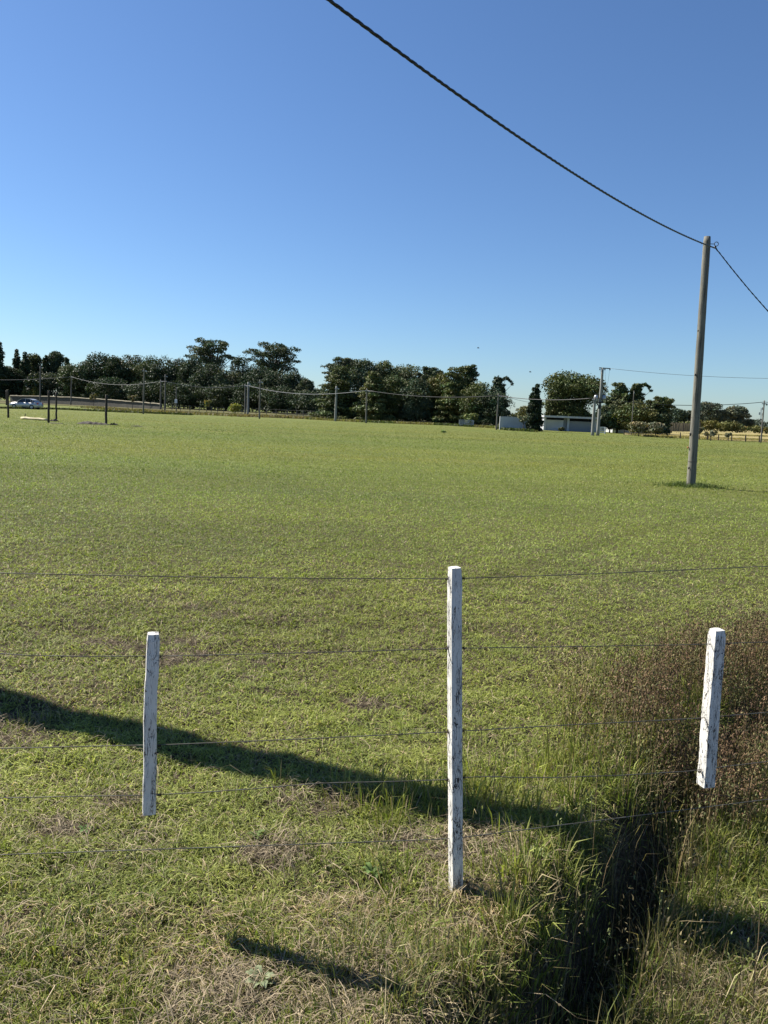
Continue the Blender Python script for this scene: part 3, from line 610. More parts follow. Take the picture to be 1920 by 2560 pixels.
# ------------------------------------------------------------------ dark planted posts and soil heaps at the left
def dark_post(label, x0, y0, x1, y1, wpx):
    b = gnd(x0, y0); t_ = atY(x1, y1, b.y); rad = wpx/2*b.y/F_PX; root = thing('round_post', label, 'post', b, 'dark posts newly set in the field'); L = t_-b; rr = np.random.default_rng(int(x0))
    MB().tube([L*(i_/8)+Vector((rr.normal(0, .008), 0, -.2 if i_ == 0 else 0)) for i_ in range(9)], [rad*(1.08-.12*i_/8+rr.normal(0, .03)) for i_ in range(9)], 12).build('shaft', M_DKPOST, root, True)
    MB().tube([L+Vector((0, 0, .0)), L+Vector((0, 0, .02))], rad*.96, 12).build('cut_top', M_LOG, root); return root
dark_post('dark post nearest the left edge, left of the silver car', 20.5, 1044.5, 19.5, 974, 4.6)
dark_post('dark post standing right beside the lying pale log', 121.5, 1057, 122, 976, 5.4)
dark_post('slightly thinner dark post behind the end of the lying pale log', 140.5, 1052, 140.8, 981, 4.2)
dark_post('dark post with a pale top standing between low soil heaps', 265, 1062, 266, 987, 5.6)
dark_post('farther dark post at the left edge behind the silver car', 16, 1013, 15.5, 976, 3.2)
for lbl, xa, xb, yb, hp in (('low dark soil heap left of the pale topped post', 200, 262, 1061, 8), ('small soil clod right of the pale topped post', 276, 293, 1063, 6), ('flat crumb of soil farthest right of the pale topped post', 330, 354, 1066.5, 3.5), ('dark soil heap at the end of the lying log', 127, 144, 1053.5, 6), ('flat soil patch in front of the post beside the log', 124, 155, 1058.5, 2.5)):
    a = gnd(xa, yb); b = gnd(xb, yb); c = (a+b)/2; wd = (b-a).length; hh = hp*c.y/F_PX; n_ = 26; rr = np.random.default_rng(xa); V = []; Fc = []
    for j in range(9):
        for i_ in range(n_):
            u = i_/(n_-1)*2-1; v = j/8*2-1; e = max(0, 1-u*u)*max(0, 1-v*v); V.append((u*wd/2, v*wd*.22, e**.5*hh*(.25+1.1*vnoise([u*3+xa], [v*2], .5)[0])-.02))
    for j in range(8):
        for i_ in range(n_-1): k_ = j*n_+i_; Fc.append((k_, k_+1, k_+n_+1, k_+n_))
    me = bpy.data.meshes.new('soil'); me.from_pydata(V, [], Fc); o = link('soil_heap', me, M_SOIL, smooth=True); o.location = c; tag(o, lbl, 'soil heap', 'soil heaps round the new posts')
la = gnd(54, 1048); lb_ = gnd(120, 1052.5); lg = thing('lying_log', 'pale yellowish peeled log lying on the grass beside the dark posts', 'log', la); dv = lb_-la
MB().tube([dv*(i_/6)+Vector((0, 0, .09+.02*math.sin(i_*2))) for i_ in range(7)], [.10, .115, .11, .10, .10, .095, .09], 10).build('trunk', M_LOG, lg, True)
MB().tube([dv*.12+Vector((0, 0, .1)), dv*.10+Vector((.05, .1, .42))], [.05, .03], 6).build('branch_stub', M_BARK, lg)

# ------------------------------------------------------------------ car
def car():
    c0 = gnd(66, 1022.5); root = thing('parked_car', 'silver grey sedan with dark windows parked at the far left of the field', 'car', (c0.x, c0.y, 0), rotz=R(-6))
    paint, t, p = nodes('silver_car_paint'); p.inputs['Base Color'].default_value = (.42, .42, .42, 1); p.inputs['Metallic'].default_value = .4; p.inputs['Roughness'].default_value = .3
    glass, t, p = nodes('dark_car_glass'); p.inputs['Base Color'].default_value = (.015, .018, .022, 1); p.inputs['Roughness'].default_value = .08
    rub = simple('tyre_rubber', (.02, .02, .02), (.012, .012, .012), 20, .9)
    prof = [(-2.15, .35, .62), (-2.1, .22, .80), (-1.6, .20, .90), (-.95, .20, .97), (-.2, .20, .98), (.6, .20, .99), (1.3, .20, 1.0), (1.8, .22, 1.02), (2.12, .25, .95), (2.18, .38, .75)]
    V = []; Fc = []; m_ = 8
    for x, zb, zt_ in prof:
        hw = .84 if abs(x) < 1.9 else .72
        for yy, zz in ((-hw*.9, zb), (-hw, zb+.12), (-hw*1.02, (zb+zt_)/2+.05), (-hw*.93, zt_-.04), (hw*.93, zt_-.04), (hw*1.02, (zb+zt_)/2+.05), (hw, zb+.12), (hw*.9, zb)): V.append((x, yy, zz))
    for i_ in range(len(prof)-1):
        for k_ in range(m_): Fc.append((i_*m_+k_, i_*m_+(k_+1) % m_, (i_+1)*m_+(k_+1) % m_, (i_+1)*m_+k_))
    Fc += [tuple(range(m_-1, -1, -1)), tuple(range((len(prof)-1)*m_, len(prof)*m_))]
    me = bpy.data.meshes.new('body'); me.from_pydata(V, [], Fc); link('body', me, paint, root, True)
    V = []; Fc = []
    for x, z, hw in ((-1.0, .95, .76), (-.35, 1.38, .62), (.1, 1.45, .60), (.9, 1.43, .60), (1.35, 1.28, .62), (1.85, 1.0, .72)):
        V += [(x, -hw, z), (x, hw, z)]
    nb = 6; 
    for x in (-1.0, -.35, .1, .9, 1.35, 1.85): V += [(x, -.78, .95), (x, .78, .95)]
    for i_ in range(nb-1):
        a = i_*2; b = a+2; Fc.append((a, a+1, b+1, b)); Fc.append((a, b, b+12, a+12)); Fc.append((a+1, a+13, b+13, b+1))
    me = bpy.data.meshes.new('cabin'); me.from_pydata(V, [], Fc); link('cabin', me, glass, root, False)
    MB().beam((-.38, 0, 1.405), (.1, 0, 1.475), 1.18, .03).beam((.1, 0, 1.475), (.9, 0, 1.455), 1.2, .03).beam((.9, 0, 1.455), (1.38, 0, 1.30), 1.2, .03).build('roof', paint, root)
    for sy in (-1, 1):
        for a, b in (((-.98, .80*sy, .97), (-.36, .635*sy, 1.40)), ((.35, .79*sy, .96), (.32, .62*sy, 1.44)), ((1.2, .79*sy, .98), (1.05, .62*sy, 1.42)), ((1.5, .77*sy, 1.0), (1.36, .64*sy, 1.28))): MB().beam(a, b, .05, .06).build('pillar', paint, root)
        MB().box((-2.02, .58*sy, .66), (.22, .34, .14), bev=.04).build('headlight', M_GALV, root)
        MB().box((2.1, .6*sy, .82), (.14, .28, .18), bev=.03).build('taillight', simple('red_lens', (.35, .02, .02)), root)
        MB().box((-.75, .9*sy, 1.0), (.14, .2, .12), bev=.04).build('wing_mirror', paint, root)
        for x in (-1.32, 1.32):
            tw = MB().tube([(x, sy*.68, .32), (x, sy*.88, .32)], .33, 20).build('wheel', rub, root, False)
            MB().tube([(x, sy*.87, .32), (x, sy*.89, .32)], .2, 14).build('rim', M_GALV, tw, False)
    MB().box((-2.16, 0, .42), (.06, 1.3, .16), bev=.02).build('bumper_grille', M_DARK, root)
car()

# ------------------------------------------------------------------ low wall and buildings
wl = thing('low_wall', 'long low rough wall with a pale sunlit top running before the left woods', 'wall', (0, 0, 0)); ptsb = []
for x, yt in ((26, 990), (60, 990.5), (120, 991.5), (180, 994), (240, 998), (300, 1002), (350, 1006), (405, 1011)):
    Yd = np.interp(x, (26, 405), (222, 176)); t_ = atY(x, yt, Yd); ptsb.append((t_, max(t_.z, .5)))
V = []; Fc = []; V2 = []; F2 = []; K = 60
for i_ in range(K+1):
    u = i_/K*(len(ptsb)-1); j = min(int(u), len(ptsb)-2); p = ptsb[j][0].lerp(ptsb[j+1][0], u-j); z = p.z+.12*(vnoise([i_*.7], [0], 1)[0]-.5)
    for yy, zz in ((-.2, 0), (-.2, z), (.3, z), (.3, 0)): V.append((p.x, p.y+yy, zz))
    for yy, zz in ((-.45, z+.002), (-.4, z+.12+.16*vnoise([i_*1.9], [3], 1)[0]), (.5, z+.14), (.55, z+.002)): V2.append((p.x, p.y+yy, zz))
for i_ in range(K):
    for k_ in range(4): Fc.append((i_*4+k_, i_*4+(k_+1) % 4, i_*4+4+(k_+1) % 4, i_*4+4+k_)); F2.append(Fc[-1])
Fc += [(3, 2, 1, 0), (K*4, K*4+1, K*4+2, K*4+3)]; F2 += Fc[-2:]
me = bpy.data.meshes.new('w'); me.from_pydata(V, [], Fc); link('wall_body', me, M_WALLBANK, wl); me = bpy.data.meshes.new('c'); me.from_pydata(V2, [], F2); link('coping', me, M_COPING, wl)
# white garden wall
a = gnd(1248, 1074); b = gnd(1324, 1077); a.z = b.z = 0; ht = atY(1248, 1042, a.y).z
gw = thing('garden_wall', 'plain white rendered wall between the grove and the dark conifer', 'wall', a); dv = b-a
MB().beam(Vector((0, 0, ht/2)), dv*1.05+Vector((0, 0, ht/2)), .2, ht).build('wall_body', M_WHITEWALL, gw)
MB().beam(Vector((0, 0, ht+.035)), dv*1.05+Vector((0, 0, ht+.035)), .26, .07).build('coping', M_SLAB, gw)
# open fronted garage
Yg = 103.0; gl = atY(1360, 1077, Yg); gr_ = atY(1492, 1080, Yg); W = gr_.x-gl.x; zt_ = atY(1426, 1041, Yg).z
gar = thing('garage', 'long low flat roofed white garage behind the dark conifer', 'garage', (gl.x, Yg, 0)); D = 6.5
MB().box((W/2, D/2-.2, zt_-.12), (W+.5, D+1.0, .26)).build('roof', M_SLAB, gar)
MB().box((W/2, D, (zt_-.25)/2), (W, .2, zt_-.252)).box((.1, D/2, (zt_-.25)/2), (.2, D-.25, zt_-.252)).box((W-.1, D/2, (zt_-.25)/2), (.2, D-.25, zt_-.252)).build('wall', M_WHITEWALL, gar)
def gx_(px): return atY(px, 1060, Yg).x-gl.x
hp = zt_-.26
MB().box(((gx_(1365)+gx_(1410))/2, .35, (hp-.3)/2), (gx_(1410)-gx_(1365), .08, hp-.3)).build('door_panel', M_WHITEWALL, gar)
MB().box(((gx_(1423)+gx_(1481))/2, .35, (hp-.38)/2), (gx_(1481)-gx_(1423), .08, hp-.38)).build('door_panel', M_GREYPANEL, gar)
for px_, wd in ((1362, .3), (1420.5, .28), (1489, .3)): MB().box((gx_(px_), .1, hp/2), (wd, .25, hp)).build('pillar', M_WHITEWALL, gar)
MB().box(((gx_(1411)+gx_(1419))/2, .45, hp/2), (gx_(1419)-gx_(1410.5), .1, hp-.01)).build('side_panel', M_GREYPANEL, gar)
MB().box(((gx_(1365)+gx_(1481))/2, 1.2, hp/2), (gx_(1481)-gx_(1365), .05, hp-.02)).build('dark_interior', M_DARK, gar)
# white farm gate
def rail_gate(label, xa, xb, ybase, yt, mat, diag=False, n=4):
    a = gnd(xa, ybase); Yd = a.y; b = atY(xb, ybase, Yd); ht = atY(xa, yt, Yd).z; g = thing('rail_gate', label, 'gate', (a.x, Yd, 0)); W = b.x-a.x
    for x in (0, W): MB().box((x, 0, ht/2), (.12, .12, ht)).build('gate_post', mat, g)
    for k_ in range(n): MB().box((W/2, 0, ht*(.2+.75*k_/(n-1))), (W, .06, .10)).build('rail', mat, g)
    if diag: MB().beam((0, -.05, ht*.2), (W, -.05, ht*.95), .05, .08).build('brace', mat, g)
rail_gate('white five bar farm gate right of the transformer pole', 1498, 1512, 1084, 1067, M_PAINTW)
rail_gate('grey railed cattle pen gate at the foot of the right grove', 1148, 1183, 1066, 1049, M_GALV, True, 5)
# small house glimpsed behind the trees
hs = thing('small_house', 'small pale house half hidden behind the trees right of the gate', 'house', (*atY(1556, 1082, 107).xy, 0)); 
MB().box((0, 2.5, 1.15), (2.6, 4, 2.3)).build('wall', M_WHITEWALL, hs)
rf = MB(); rf.poly([(-1.6, .2, 2.3), (1.6, .2, 2.3), (1.6, 2.5, 3.1), (-1.6, 2.5, 3.1)]).poly([(-1.6, 4.8, 2.3), (1.6, 4.8, 2.3), (1.6, 2.5, 3.1), (-1.6, 2.5, 3.1)]).build('roof', M_SLAB, hs)
dr_ = MB().box((-.75, .48, .98), (.7, .06, 1.95)).build('door', M_PAINTW, hs); MB().box((.5, .48, 1.35), (.8, .06, .8)).build('window', M_DARK, hs)
# reed fence by the pasture
a = gnd(1668, 1079); b = gnd(1748, 1079.5); rf_ = thing('reed_screen', 'brown vertical reed screen between the garden trees and the pasture', 'fence', a); mb = MB(); K = 70; rr = np.random.default_rng(4)
for i_ in range(K):
    t = i_/(K-1); p = (b-a)*t; hh = 1.55+.35*rr.random(); mb.tube([p, p+Vector((rr.normal(0, .05), 0, hh))], .075+.04*rr.random(), 5)
mb.build('reeds', M_REED, rf_)
for t in (0, .45, 1): MB().tube([(b-a)*t+Vector((0, -.2, 0)), (b-a)*t+Vector((0, -.2, 2.0))], .09, 6).build('post', M_DKPOST, rf_)
# far right post and wire fence
ff = thing('pasture_fence', 'line of thin wooden posts and wires between the mown field and the dry pasture', 'fence', gnd(1668, 1094)); f0 = ff.location.copy(); tp_ = []
for x, yb, yt, w_ in ((1560, 1088, 1075, 2.2), (1614, 1091, 1078, 2), (1667.8, 1094.4, 1081, 2.2), (1700.8, 1096, 1081, 2.4), (1768.9, 1099.3, 1084, 4.5), (1796, 1101, 1086, 2.6), (1829, 1103, 1088, 2.8), (1863.8, 1104.5, 1088, 3), (1898, 1106, 1090, 2.8), (1935, 1108, 1092, 2.8), (1975, 1110, 1094, 2.8)):
    b = gnd(x, yb); t_ = atY(x+.6, yt, b.y); MB().tube([b-f0, t_-f0], w_/2*b.y/F_PX, 7).build('post', M_DKPOST, ff); tp_.append((b, t_))
for q in (.9, .6, .3): MB().tube([b.lerp(t_, q)-f0 for b, t_ in tp_], .012, 4).build('wire', M_WIRE, ff)
# fence before the left woods
wf = thing('boundary_fence', 'thin low post and wire fence along the foot of the dark woods', 'fence', gnd(450, 1026)); f0 = wf.location.copy(); tp_ = []
for k_, x in enumerate((430, 451, 475, 498, 528, 544, 559, 586, 605, 640, 666, 690, 718, 742, 758, 777, 795, 815)):
    yb = np.interp(x, (430, 640, 815), (1027, 1036, 1047)); b = gnd(x, yb); b.z = 0; t_ = b+Vector((0, 0, 1.15+.2*rr.random())); MB().tube([b-f0, t_-f0], .075, 6).build('post', M_GREYPOLE, wf); tp_.append((b, t_))
for q in (.92, .5): MB().tube([b.lerp(t_, q)-f0 for b, t_ in tp_], .02, 4).build('wire', M_WIRE, wf)

# ------------------------------------------------------------------ trees
def card_cloud(lobes, n, size, tint, seed, flat=0.0, var=.3, up_bias=0.0, long_=1.0):
    r_ = np.random.default_rng(seed); L = np.array([l[:6] for l in lobes]); a = (L[:, 3]*L[:, 4]*L[:, 5])**(2/3); a /= a.sum(); idx = r_.choice(len(L), n, p=a)
    ltint = 1+var*r_.normal(0, 1, (len(L), 1)).clip(-1.6, 1.6)*.8; hue = r_.normal(0, .07, (len(L), 1))
    dv = r_.normal(0, 1, (n, 3)); dv /= np.linalg.norm(dv, axis=1)[:, None]; dv[:, 2] = np.where((dv[:, 2] < -.3) & (r_.random(n) < .5), -dv[:, 2], dv[:, 2])
    rad = 1-np.abs(r_.normal(0, .2, n))[:, None]; C = L[idx, :3] + dv*rad*L[idx, 3:6] + r_.normal(0, size*.25, (n, 3))
    nrm = dv*.55+r_.normal(0, .6, (n, 3)); nrm[:, 2] += up_bias; nrm /= np.linalg.norm(nrm, axis=1)[:, None]
    t1 = np.cross(nrm, r_.normal(0, 1, (n, 3))); t1 /= np.linalg.norm(t1, axis=1)[:, None]; t2 = np.cross(nrm, t1)
    s = (size*(.45+.9*r_.random(n)))[:, None]; q = s*(.55+.3*r_.random((n, 1)))
    V = np.stack([C-t1*s*.5*long_, C-t2*q*.5+t1*s*.1, C+t1*s*.5*long_+nrm*s*.1, C+t2*q*.5-t1*s*.08], 1).reshape(-1, 3)
    col = np.array(tint)[None]*ltint[idx]*(.65+.7*r_.random((n, 1))); col = np.clip(np.stack([col[:, 0]*(1+hue[idx, 0]*2), col[:, 1], col[:, 2]*(1-hue[idx, 0])], -1), .006, .5)
    return V, np.repeat(col, 4, 0)
def sublobes(main, k, fr, r_):
    out = []
    for (x, y, z, a, b, c) in main:
        for _ in range(k):
            d = r_.normal(0, 1, 3); d /= np.linalg.norm(d); d[2] = abs(d[2])*.9-.25; f_ = fr*(.7+.6*r_.random()); o_ = .78
            out.append((x+d[0]*a*o_, y+d[1]*b*o_, z+d[2]*c*o_, a*f_, b*f_, c*f_*.85))
    return out
TR = 0
TD = {}
def tree(kind, label, px, ytop, wpx, Yd, tint=(.045, .062, .022), name='tree', low=.06, dens=1.0, size=None, hook=0, group='trees along the far side of the field', cat='tree'):
    global TR; TR += 1; r_ = np.random.default_rng(100+TR)
    top = atY(px, ytop, Yd); Hh = top.z; Wd = wpx/F_PX*Yd*1.14; R0 = Wd/2; dens = dens*2.5; tint = tuple(q*1.3 for q in tint); base = Vector((top.x, Yd, 0)); sz = size or .0017*Yd+.06
    root = thing(name, label, cat, base, group); z0 = Hh*low; main = []; k, fr = 8, .42
    if kind == 'round':
        zc = (Hh+z0)/2; rz = (Hh-z0)/2; n1 = 26
        for _ in range(n1):
            d = r_.normal(0, 1, 3); d /= np.linalg.norm(d); f_ = .32+.15*r_.random(); o_ = 1-f_*.9; sh = 1.0 if d[2] > -.2 else .85
            main.append((d[0]*R0*o_*sh, d[1]*R0*o_*.9, zc+d[2]*rz*o_, R0*f_*1.15, R0*f_*1.15, rz*f_*.95))
        main.append((0, 0, zc, R0*.6, R0*.6, rz*.6)); 
        for _ in range(5): a = r_.random()*6.283; main.append((math.cos(a)*R0*.6, math.sin(a)*R0*.5, z0+rz*.25, R0*.4, R0*.4, rz*.3))
        N_ = int(5200*dens)
    elif kind == 'airy':
        zc = Hh*.79; rz = Hh*.20
        for j in range(24):
            a = j*2.4+r_.random()*.6; ph = -.85+1.7*((j*7) % 24)/23; o_ = (.25+.6*((j*5) % 24)/23); c_ = math.sqrt(max(.08, 1-ph*ph*.85))
            main.append((math.cos(a)*R0*o_*c_, math.sin(a)*R0*o_*c_*.8, zc+ph*rz*.84, R0*(.2+.1*r_.random()), R0*.24, rz*(.22+.1*r_.random())))
        main += [(0, 0, zc, R0*.62, R0*.5, rz*.62), (-.3*R0, 0, zc-rz*.8, R0*.4, R0*.4, rz*.5), (.3*R0, 0, zc-rz*.9, R0*.4, R0*.4, rz*.5)]
        for x_ in (-.78, .8): main.append((x_*R0, 0, zc-rz*.35, R0*.2, R0*.2, rz*.16))
        N_ = int(3300*dens); k = 8; fr = .5
    elif kind == 'cedar':
        n1 = 13
        for j in range(n1):
            q = j/(n1-1); z = z0+(Hh-z0)*(q*.93+.03); rr = R0*(1.02-.60*q**1.6)
            main.append((0, 0, z, rr*.6, rr*.5, Hh*.06))
            for _ in range(5 if q < .8 else 3):
                a = r_.random()*6.283; o_ = r_.uniform(.35, .85); main.append((math.cos(a)*rr*o_, math.sin(a)*rr*o_, z+r_.normal(0, .02)*Hh, rr*.32, rr*.30, Hh*.035))
        N_ = int(5600*dens); k = 3; fr = .55
    elif kind == 'cone':
        n1 = 16
        for j in range(n1):
            q = j/(n1-1); z = z0+(Hh-z0)*q*.95; rr = R0*(1-.66*q**1.6)*(1 if q > .12 else .85)
            for _ in range(6 if q < .85 else 2):
                a = r_.random()*6.283; o_ = .55*r_.uniform(.6, 1.2); main.append((math.cos(a)*rr*o_, math.sin(a)*rr*o_, z, rr*.38, rr*.38, Hh*.05))
        N_ = int(5200*dens); k = 2; fr = .6
    elif kind == 'shrub':
        for _ in range(10):
            a = r_.random()*6.283; o_ = r_.random()**.5*.6; main.append((math.cos(a)*R0*o_, math.sin(a)*R0*o_*.8, Hh*(.3+.4*r_.random()), R0*.4, R0*.4, Hh*.27))
        N_ = int(1300*dens); k = 5; fr = .45
    elif kind == 'spread':
        for j in range(9):
            a = r_.random()*6.283; o_ = r_.uniform(.3, .9); main.append((math.cos(a)*R0*o_, math.sin(a)*R0*o_*.6, Hh*(.55+.4*r_.random()), R0*.17, R0*.17, Hh*.08))
        N_ = int(240*dens); k = 3; fr = .6
    if hook:                       # drooping leader tip
        for j in range(7):
            q = j/6; main.append((R0*.15+hook*R0*.95*q, 0, Hh*(.93+.09*math.sin(q*3.0)-.05*q*q), R0*(.17-.08*q), R0*.16, Hh*.03))
    lb = (main if kind != 'airy' else []) + sublobes(main, k, fr, r_)
    V, C = card_cloud(lb, N_, sz, tint, 100+TR, up_bias=.5 if kind == 'cedar' else 0, long_=1.5 if kind in ('cedar', 'cone') else 1.0)
    if kind in ('shrub', 'spread'): V[:, 2] = np.maximum(V[:, 2], .03)
    V[:, 2] = np.maximum(V[:, 2], .02)
    nq = len(V)//4; link('crown' if kind not in ('shrub',) else 'foliage', np_mesh('crown', V, np.arange(len(V)), np.full(nq, 4), C), M_LEAF, root)
    tk = MB(); tr_ = max(.05, Hh*.02) if kind != 'airy' else Hh*.022; th = Hh*(.8 if kind in ('cone', 'cedar') else .55)
    if kind == 'spread': tr_ = .06
    bend = r_.normal(0, .03, 2)*Hh
    tk.tube([(bend[0]*q*q, bend[1]*q*q, th*q-(.1 if q == 0 else 0)) for q in np.linspace(0, 1, 7)], [tr_*(1.25-.75*q) for q in np.linspace(0, 1, 7)], 8)
    for l in main[::(1 if kind in ('airy', 'spread') else 3)]:
        s_ = Vector((bend[0]*.3, bend[1]*.3, min(th*.95, l[2]*.62))); e_ = Vector(l[:3]); md = s_.lerp(e_, .5)+Vector((0, 0, Hh*.02)); tk.tube([s_, md, e_], [tr_*.42, tr_*.28, tr_*.12], 5)
    tk.build('trunk' if kind != 'shrub' else 'stems', M_BARK, root, True)
    return root
DG = (.034, .048, .022); OL = (.062, .075, .032); GY = (.075, .088, .052); BG = (.040, .056, .030); YG = (.12, .125, .035); EU = (.060, .075, .040)
T = tree
# far left
T('cedar', 'dark ragged conifer rising at the left picture edge', -8, 853, 52, 232, DG, hook=.0)
T('round', 'dark rounded tree behind the left edge conifer', 28, 900, 60, 236, DG)
T('cone', 'spiky dark conifer with a forked tip near the left edge', 44, 874, 42, 240, DG)
T('cone', 'narrow dark conifer just right of the spiky forked one', 62, 880, 36, 238, DG)
T('round', 'flat topped umbrella shaped tree in the left woods', 84, 883, 52, 246, OL, low=.3)
T('cone', 'small pointed conifer between the umbrella tree and the round pine', 114, 888, 28, 240, DG)
T('round', 'tall round headed pine standing out of the left woods', 142, 876, 46, 242, BG, low=.3)
T('cedar', 'short dark pointed tree right of the round headed pine', 167, 898, 26, 238, DG)
T('shrub', 'low pale grey willow like tree above the left end of the wall', 112, 918, 78, 236, GY, low=.02, cat='tree', dens=2)
T('shrub', 'yellow green loose bush tree behind the silver car', 40, 932, 54, 238, (.085, .095, .035), dens=1.6)
T('shrub', 'bright yellow bush behind the low wall', 88, 966, 36, 232, YG, dens=1)
T('shrub', 'second yellow green bush on the left behind the low wall', 66, 968, 24, 233, YG, dens=.8)
T('round', 'olive rounded tree leaning over the thin pole above the wall', 188, 906, 82, 232, OL)
T('shrub', 'grey green bush at the wall under the olive rounded tree', 160, 972, 46, 232, GY, dens=1)
# the continuous wood
wood = [(225, 897, 80, 226, DG, 'dark round crown right of the olive tree'), (256, 877, 92, 230, BG, 'highest dark round crown of the left wood before the gap'),
 (296, 888, 70, 226, DG, 'dark crown sloping down right of the highest round one'), (335, 875, 74, 232, BG, 'dark pointed crown rising above the tall lone pole'),
 (372, 886, 78, 226, OL, 'greyish crown over the pair of close poles'), (412, 888, 72, 222, DG, 'dark crown right above the right pole of the pair'),
 (447, 893, 76, 228, BG, 'dark crown left of the tall eucalyptus'), (484, 889, 66, 216, DG, 'dark crown at the left foot of the tall eucalyptus'),
 (520, 903, 84, 212, BG, 'dark crown filling the space under the tall eucalyptus'), (566, 912, 72, 210, EU, 'grey crown under the right side of the tall eucalyptus'),
 (606, 887, 70, 218, DG, 'dark high crown between the two eucalyptus trees'), (650, 912, 84, 208, BG, 'dark crown behind the pale concrete pole pair'),
 (694, 916, 78, 204, DG, 'dark crown under the second eucalyptus'), (734, 926, 72, 200, BG, 'dark crown where the left woods begin to fall'),
 (764, 946, 48, 196, EU, 'last grey crown at the right end of the left woods')]
for x, yt, wd, Yd, c, lb in wood: T('round', lb, x, yt, wd, Yd, c, low=.02, group='crowns of the dark left wood')
T('airy', 'tallest airy eucalyptus on the left standing above the dark wood', 528, 842, 116, 228, EU, name='eucalyptus_tree', dens=1.25)
T('airy', 'second airy eucalyptus with a broad umbrella crown above the wood', 688, 853, 122, 222, EU, name='eucalyptus_tree', dens=1.3)
T('round', 'small pale tree seen in the gap between wood and grove', 800, 963, 40, 230, (.08, .10, .045), low=.02)
for x, yt, Yd, lb in ((275, 940, 215, 'dark understorey tree behind the right end of the wall'), (370, 945, 212, 'dark understorey tree between the lone pole and the pole pair'), (460, 950, 206, 'dark understorey tree behind the meter post'), (545, 955, 200, 'dark understorey tree above the yellow shrub'), (625, 955, 196, 'dark understorey tree behind the concrete pole'), (705, 960, 192, 'dark understorey tree right of the single mid pole'), (765, 975, 188, 'dark understorey tree closing the right end of the wood')):
    T('round', lb, x, yt, 100, Yd, DG, low=.01, dens=.7, group='dark understorey of the left wood')
T('shrub', 'bright yellow shrub in front of the dark woods', 589, 1005, 32, 150, (.26, .24, .05), name='shrub', dens=.6, cat='shrub', group='young trees on the verge')
T('spread', 'slender yellow leaved sapling left of the yellow shrub', 517, 997, 16, 140, (.26, .23, .07), name='sapling', dens=1.4, group='young trees on the verge', cat='sapling')
T('spread', 'thin brownish sapling before the right end of the low wall', 331, 988, 26, 160, (.14, .12, .06), name='sapling', dens=1.5, group='young trees on the verge', cat='sapling')
T('spread', 'tiny sapling in front of the middle of the low wall', 233, 987, 14, 180, (.16, .15, .07), name='sapling', dens=1.2, group='young trees on the verge', cat='sapling')
# right grove
G = 'trees of the right grove'
RO = (.078, .088, .030); RG = (.060, .074, .027)
T('airy', 'pale topped eucalyptus at the left of the right grove', 868, 892, 110, 142, EU, name='eucalyptus_tree', dens=1.7, group=G)
T('round', 'broad eucalyptus crown second along the grove skyline', 912, 896, 90, 140, EU, name='eucalyptus_tree', low=.25, group=G)
T('round', 'third eucalyptus crown along the grove skyline', 968, 901, 84, 142, RO, name='eucalyptus_tree', low=.25, group=G)
T('round', 'fourth paler crown along the grove skyline', 1020, 903, 92, 142, (.078, .088, .04), name='eucalyptus_tree', low=.25, group=G)
T('airy', 'thin tree with sky gaps near the middle of the grove', 1076, 915, 66, 138, EU, name='eucalyptus_tree', dens=1.5, group=G)
T('cedar', 'broad layered cedar at the left end of the right grove', 852, 918, 118, 122, RG, name='cedar_tree', low=.04, dens=1.2, group=G)
T('cedar', 'layered olive cedar behind the grey grove pole', 935, 930, 96, 118, RO, name='cedar_tree', low=.04, dens=1.1, group=G)
T('round', 'dark rounded tree in the middle of the grove front', 990, 935, 84, 120, RG, low=.05, group=G)
T('round', 'grey green rounded tree beside the dark middle one', 1044, 945, 76, 118, EU, low=.05, group=G)
T('cedar', 'tall layered cedar right of the grove middle', 1135, 921, 106, 116, RO, name='cedar_tree', low=.04, dens=1.3, group=G)
T('cedar', 'cedar with a bent dark tip at the grove skyline', 1168, 917, 80, 118, RG, name='cedar_tree', low=.2, hook=.35, group=G)
T('round', 'olive tree closing the dip in the grove skyline', 1098, 926, 60, 120, RO, low=.05, group=G)
T('round', 'rounded dull green tree over the cattle pen gate', 1198, 952, 86, 112, RG, low=.05, group=G)
T('round', 'low rounded grey green tree behind the pole by the white wall', 1240, 972, 84, 110, BG, low=.03, group=G)
T('cedar', 'tree with a drooping hooked leader at the right end of the grove', 1246, 946, 52, 113, BG, name='cedar_tree', low=.3, hook=1.1, group=G)
for x, yt, lb in ((870, 975, 'dark low tree under the left cedar'), (960, 985, 'dark low tree beneath the layered olive cedar'), (1050, 990, 'dark low tree beneath the grove middle'), (1110, 995, 'dark low tree beneath the tall layered cedar')):
    T('round', lb, x, yt, 96, 126, DG, low=.0, dens=.7, group=G)
T('shrub', 'yellow green shrub by the cattle pen gate', 1178, 1030, 34, 108, (.10, .12, .04), name='shrub', dens=.6, cat='shrub', group='shrubs by the garden')
T('round', 'small olive tree behind the white wall', 1312, 1014, 62, 116, (.10, .105, .04), low=.05, dens=.6)
T('cone', 'dense dark conifer standing in front of the white wall', 1341, 960, 44, 94, (.020, .032, .016), name='conifer_tree', low=.01, dens=1.2)
T('spread', 'small bare leaved shrub before the white wall beside the conifer', 1310, 1040, 26, 92, (.16, .16, .09), name='shrub', dens=2.2, cat='shrub')
T('round', 'great domed broadleaf tree behind the garage roof', 1440, 921, 138, 118, (.052, .066, .020), low=.08, dens=2.0, size=.3)
T('round', 'narrower shoulder tree left of the great dome tree', 1391, 968, 40, 117, (.052, .066, .022), low=.1, dens=.8)
T('spread', 'tiny dark bush at the foot of the garage side panel', 1404, 1071, 12, 101, (.06, .07, .03), name='shrub', dens=2, cat='shrub')
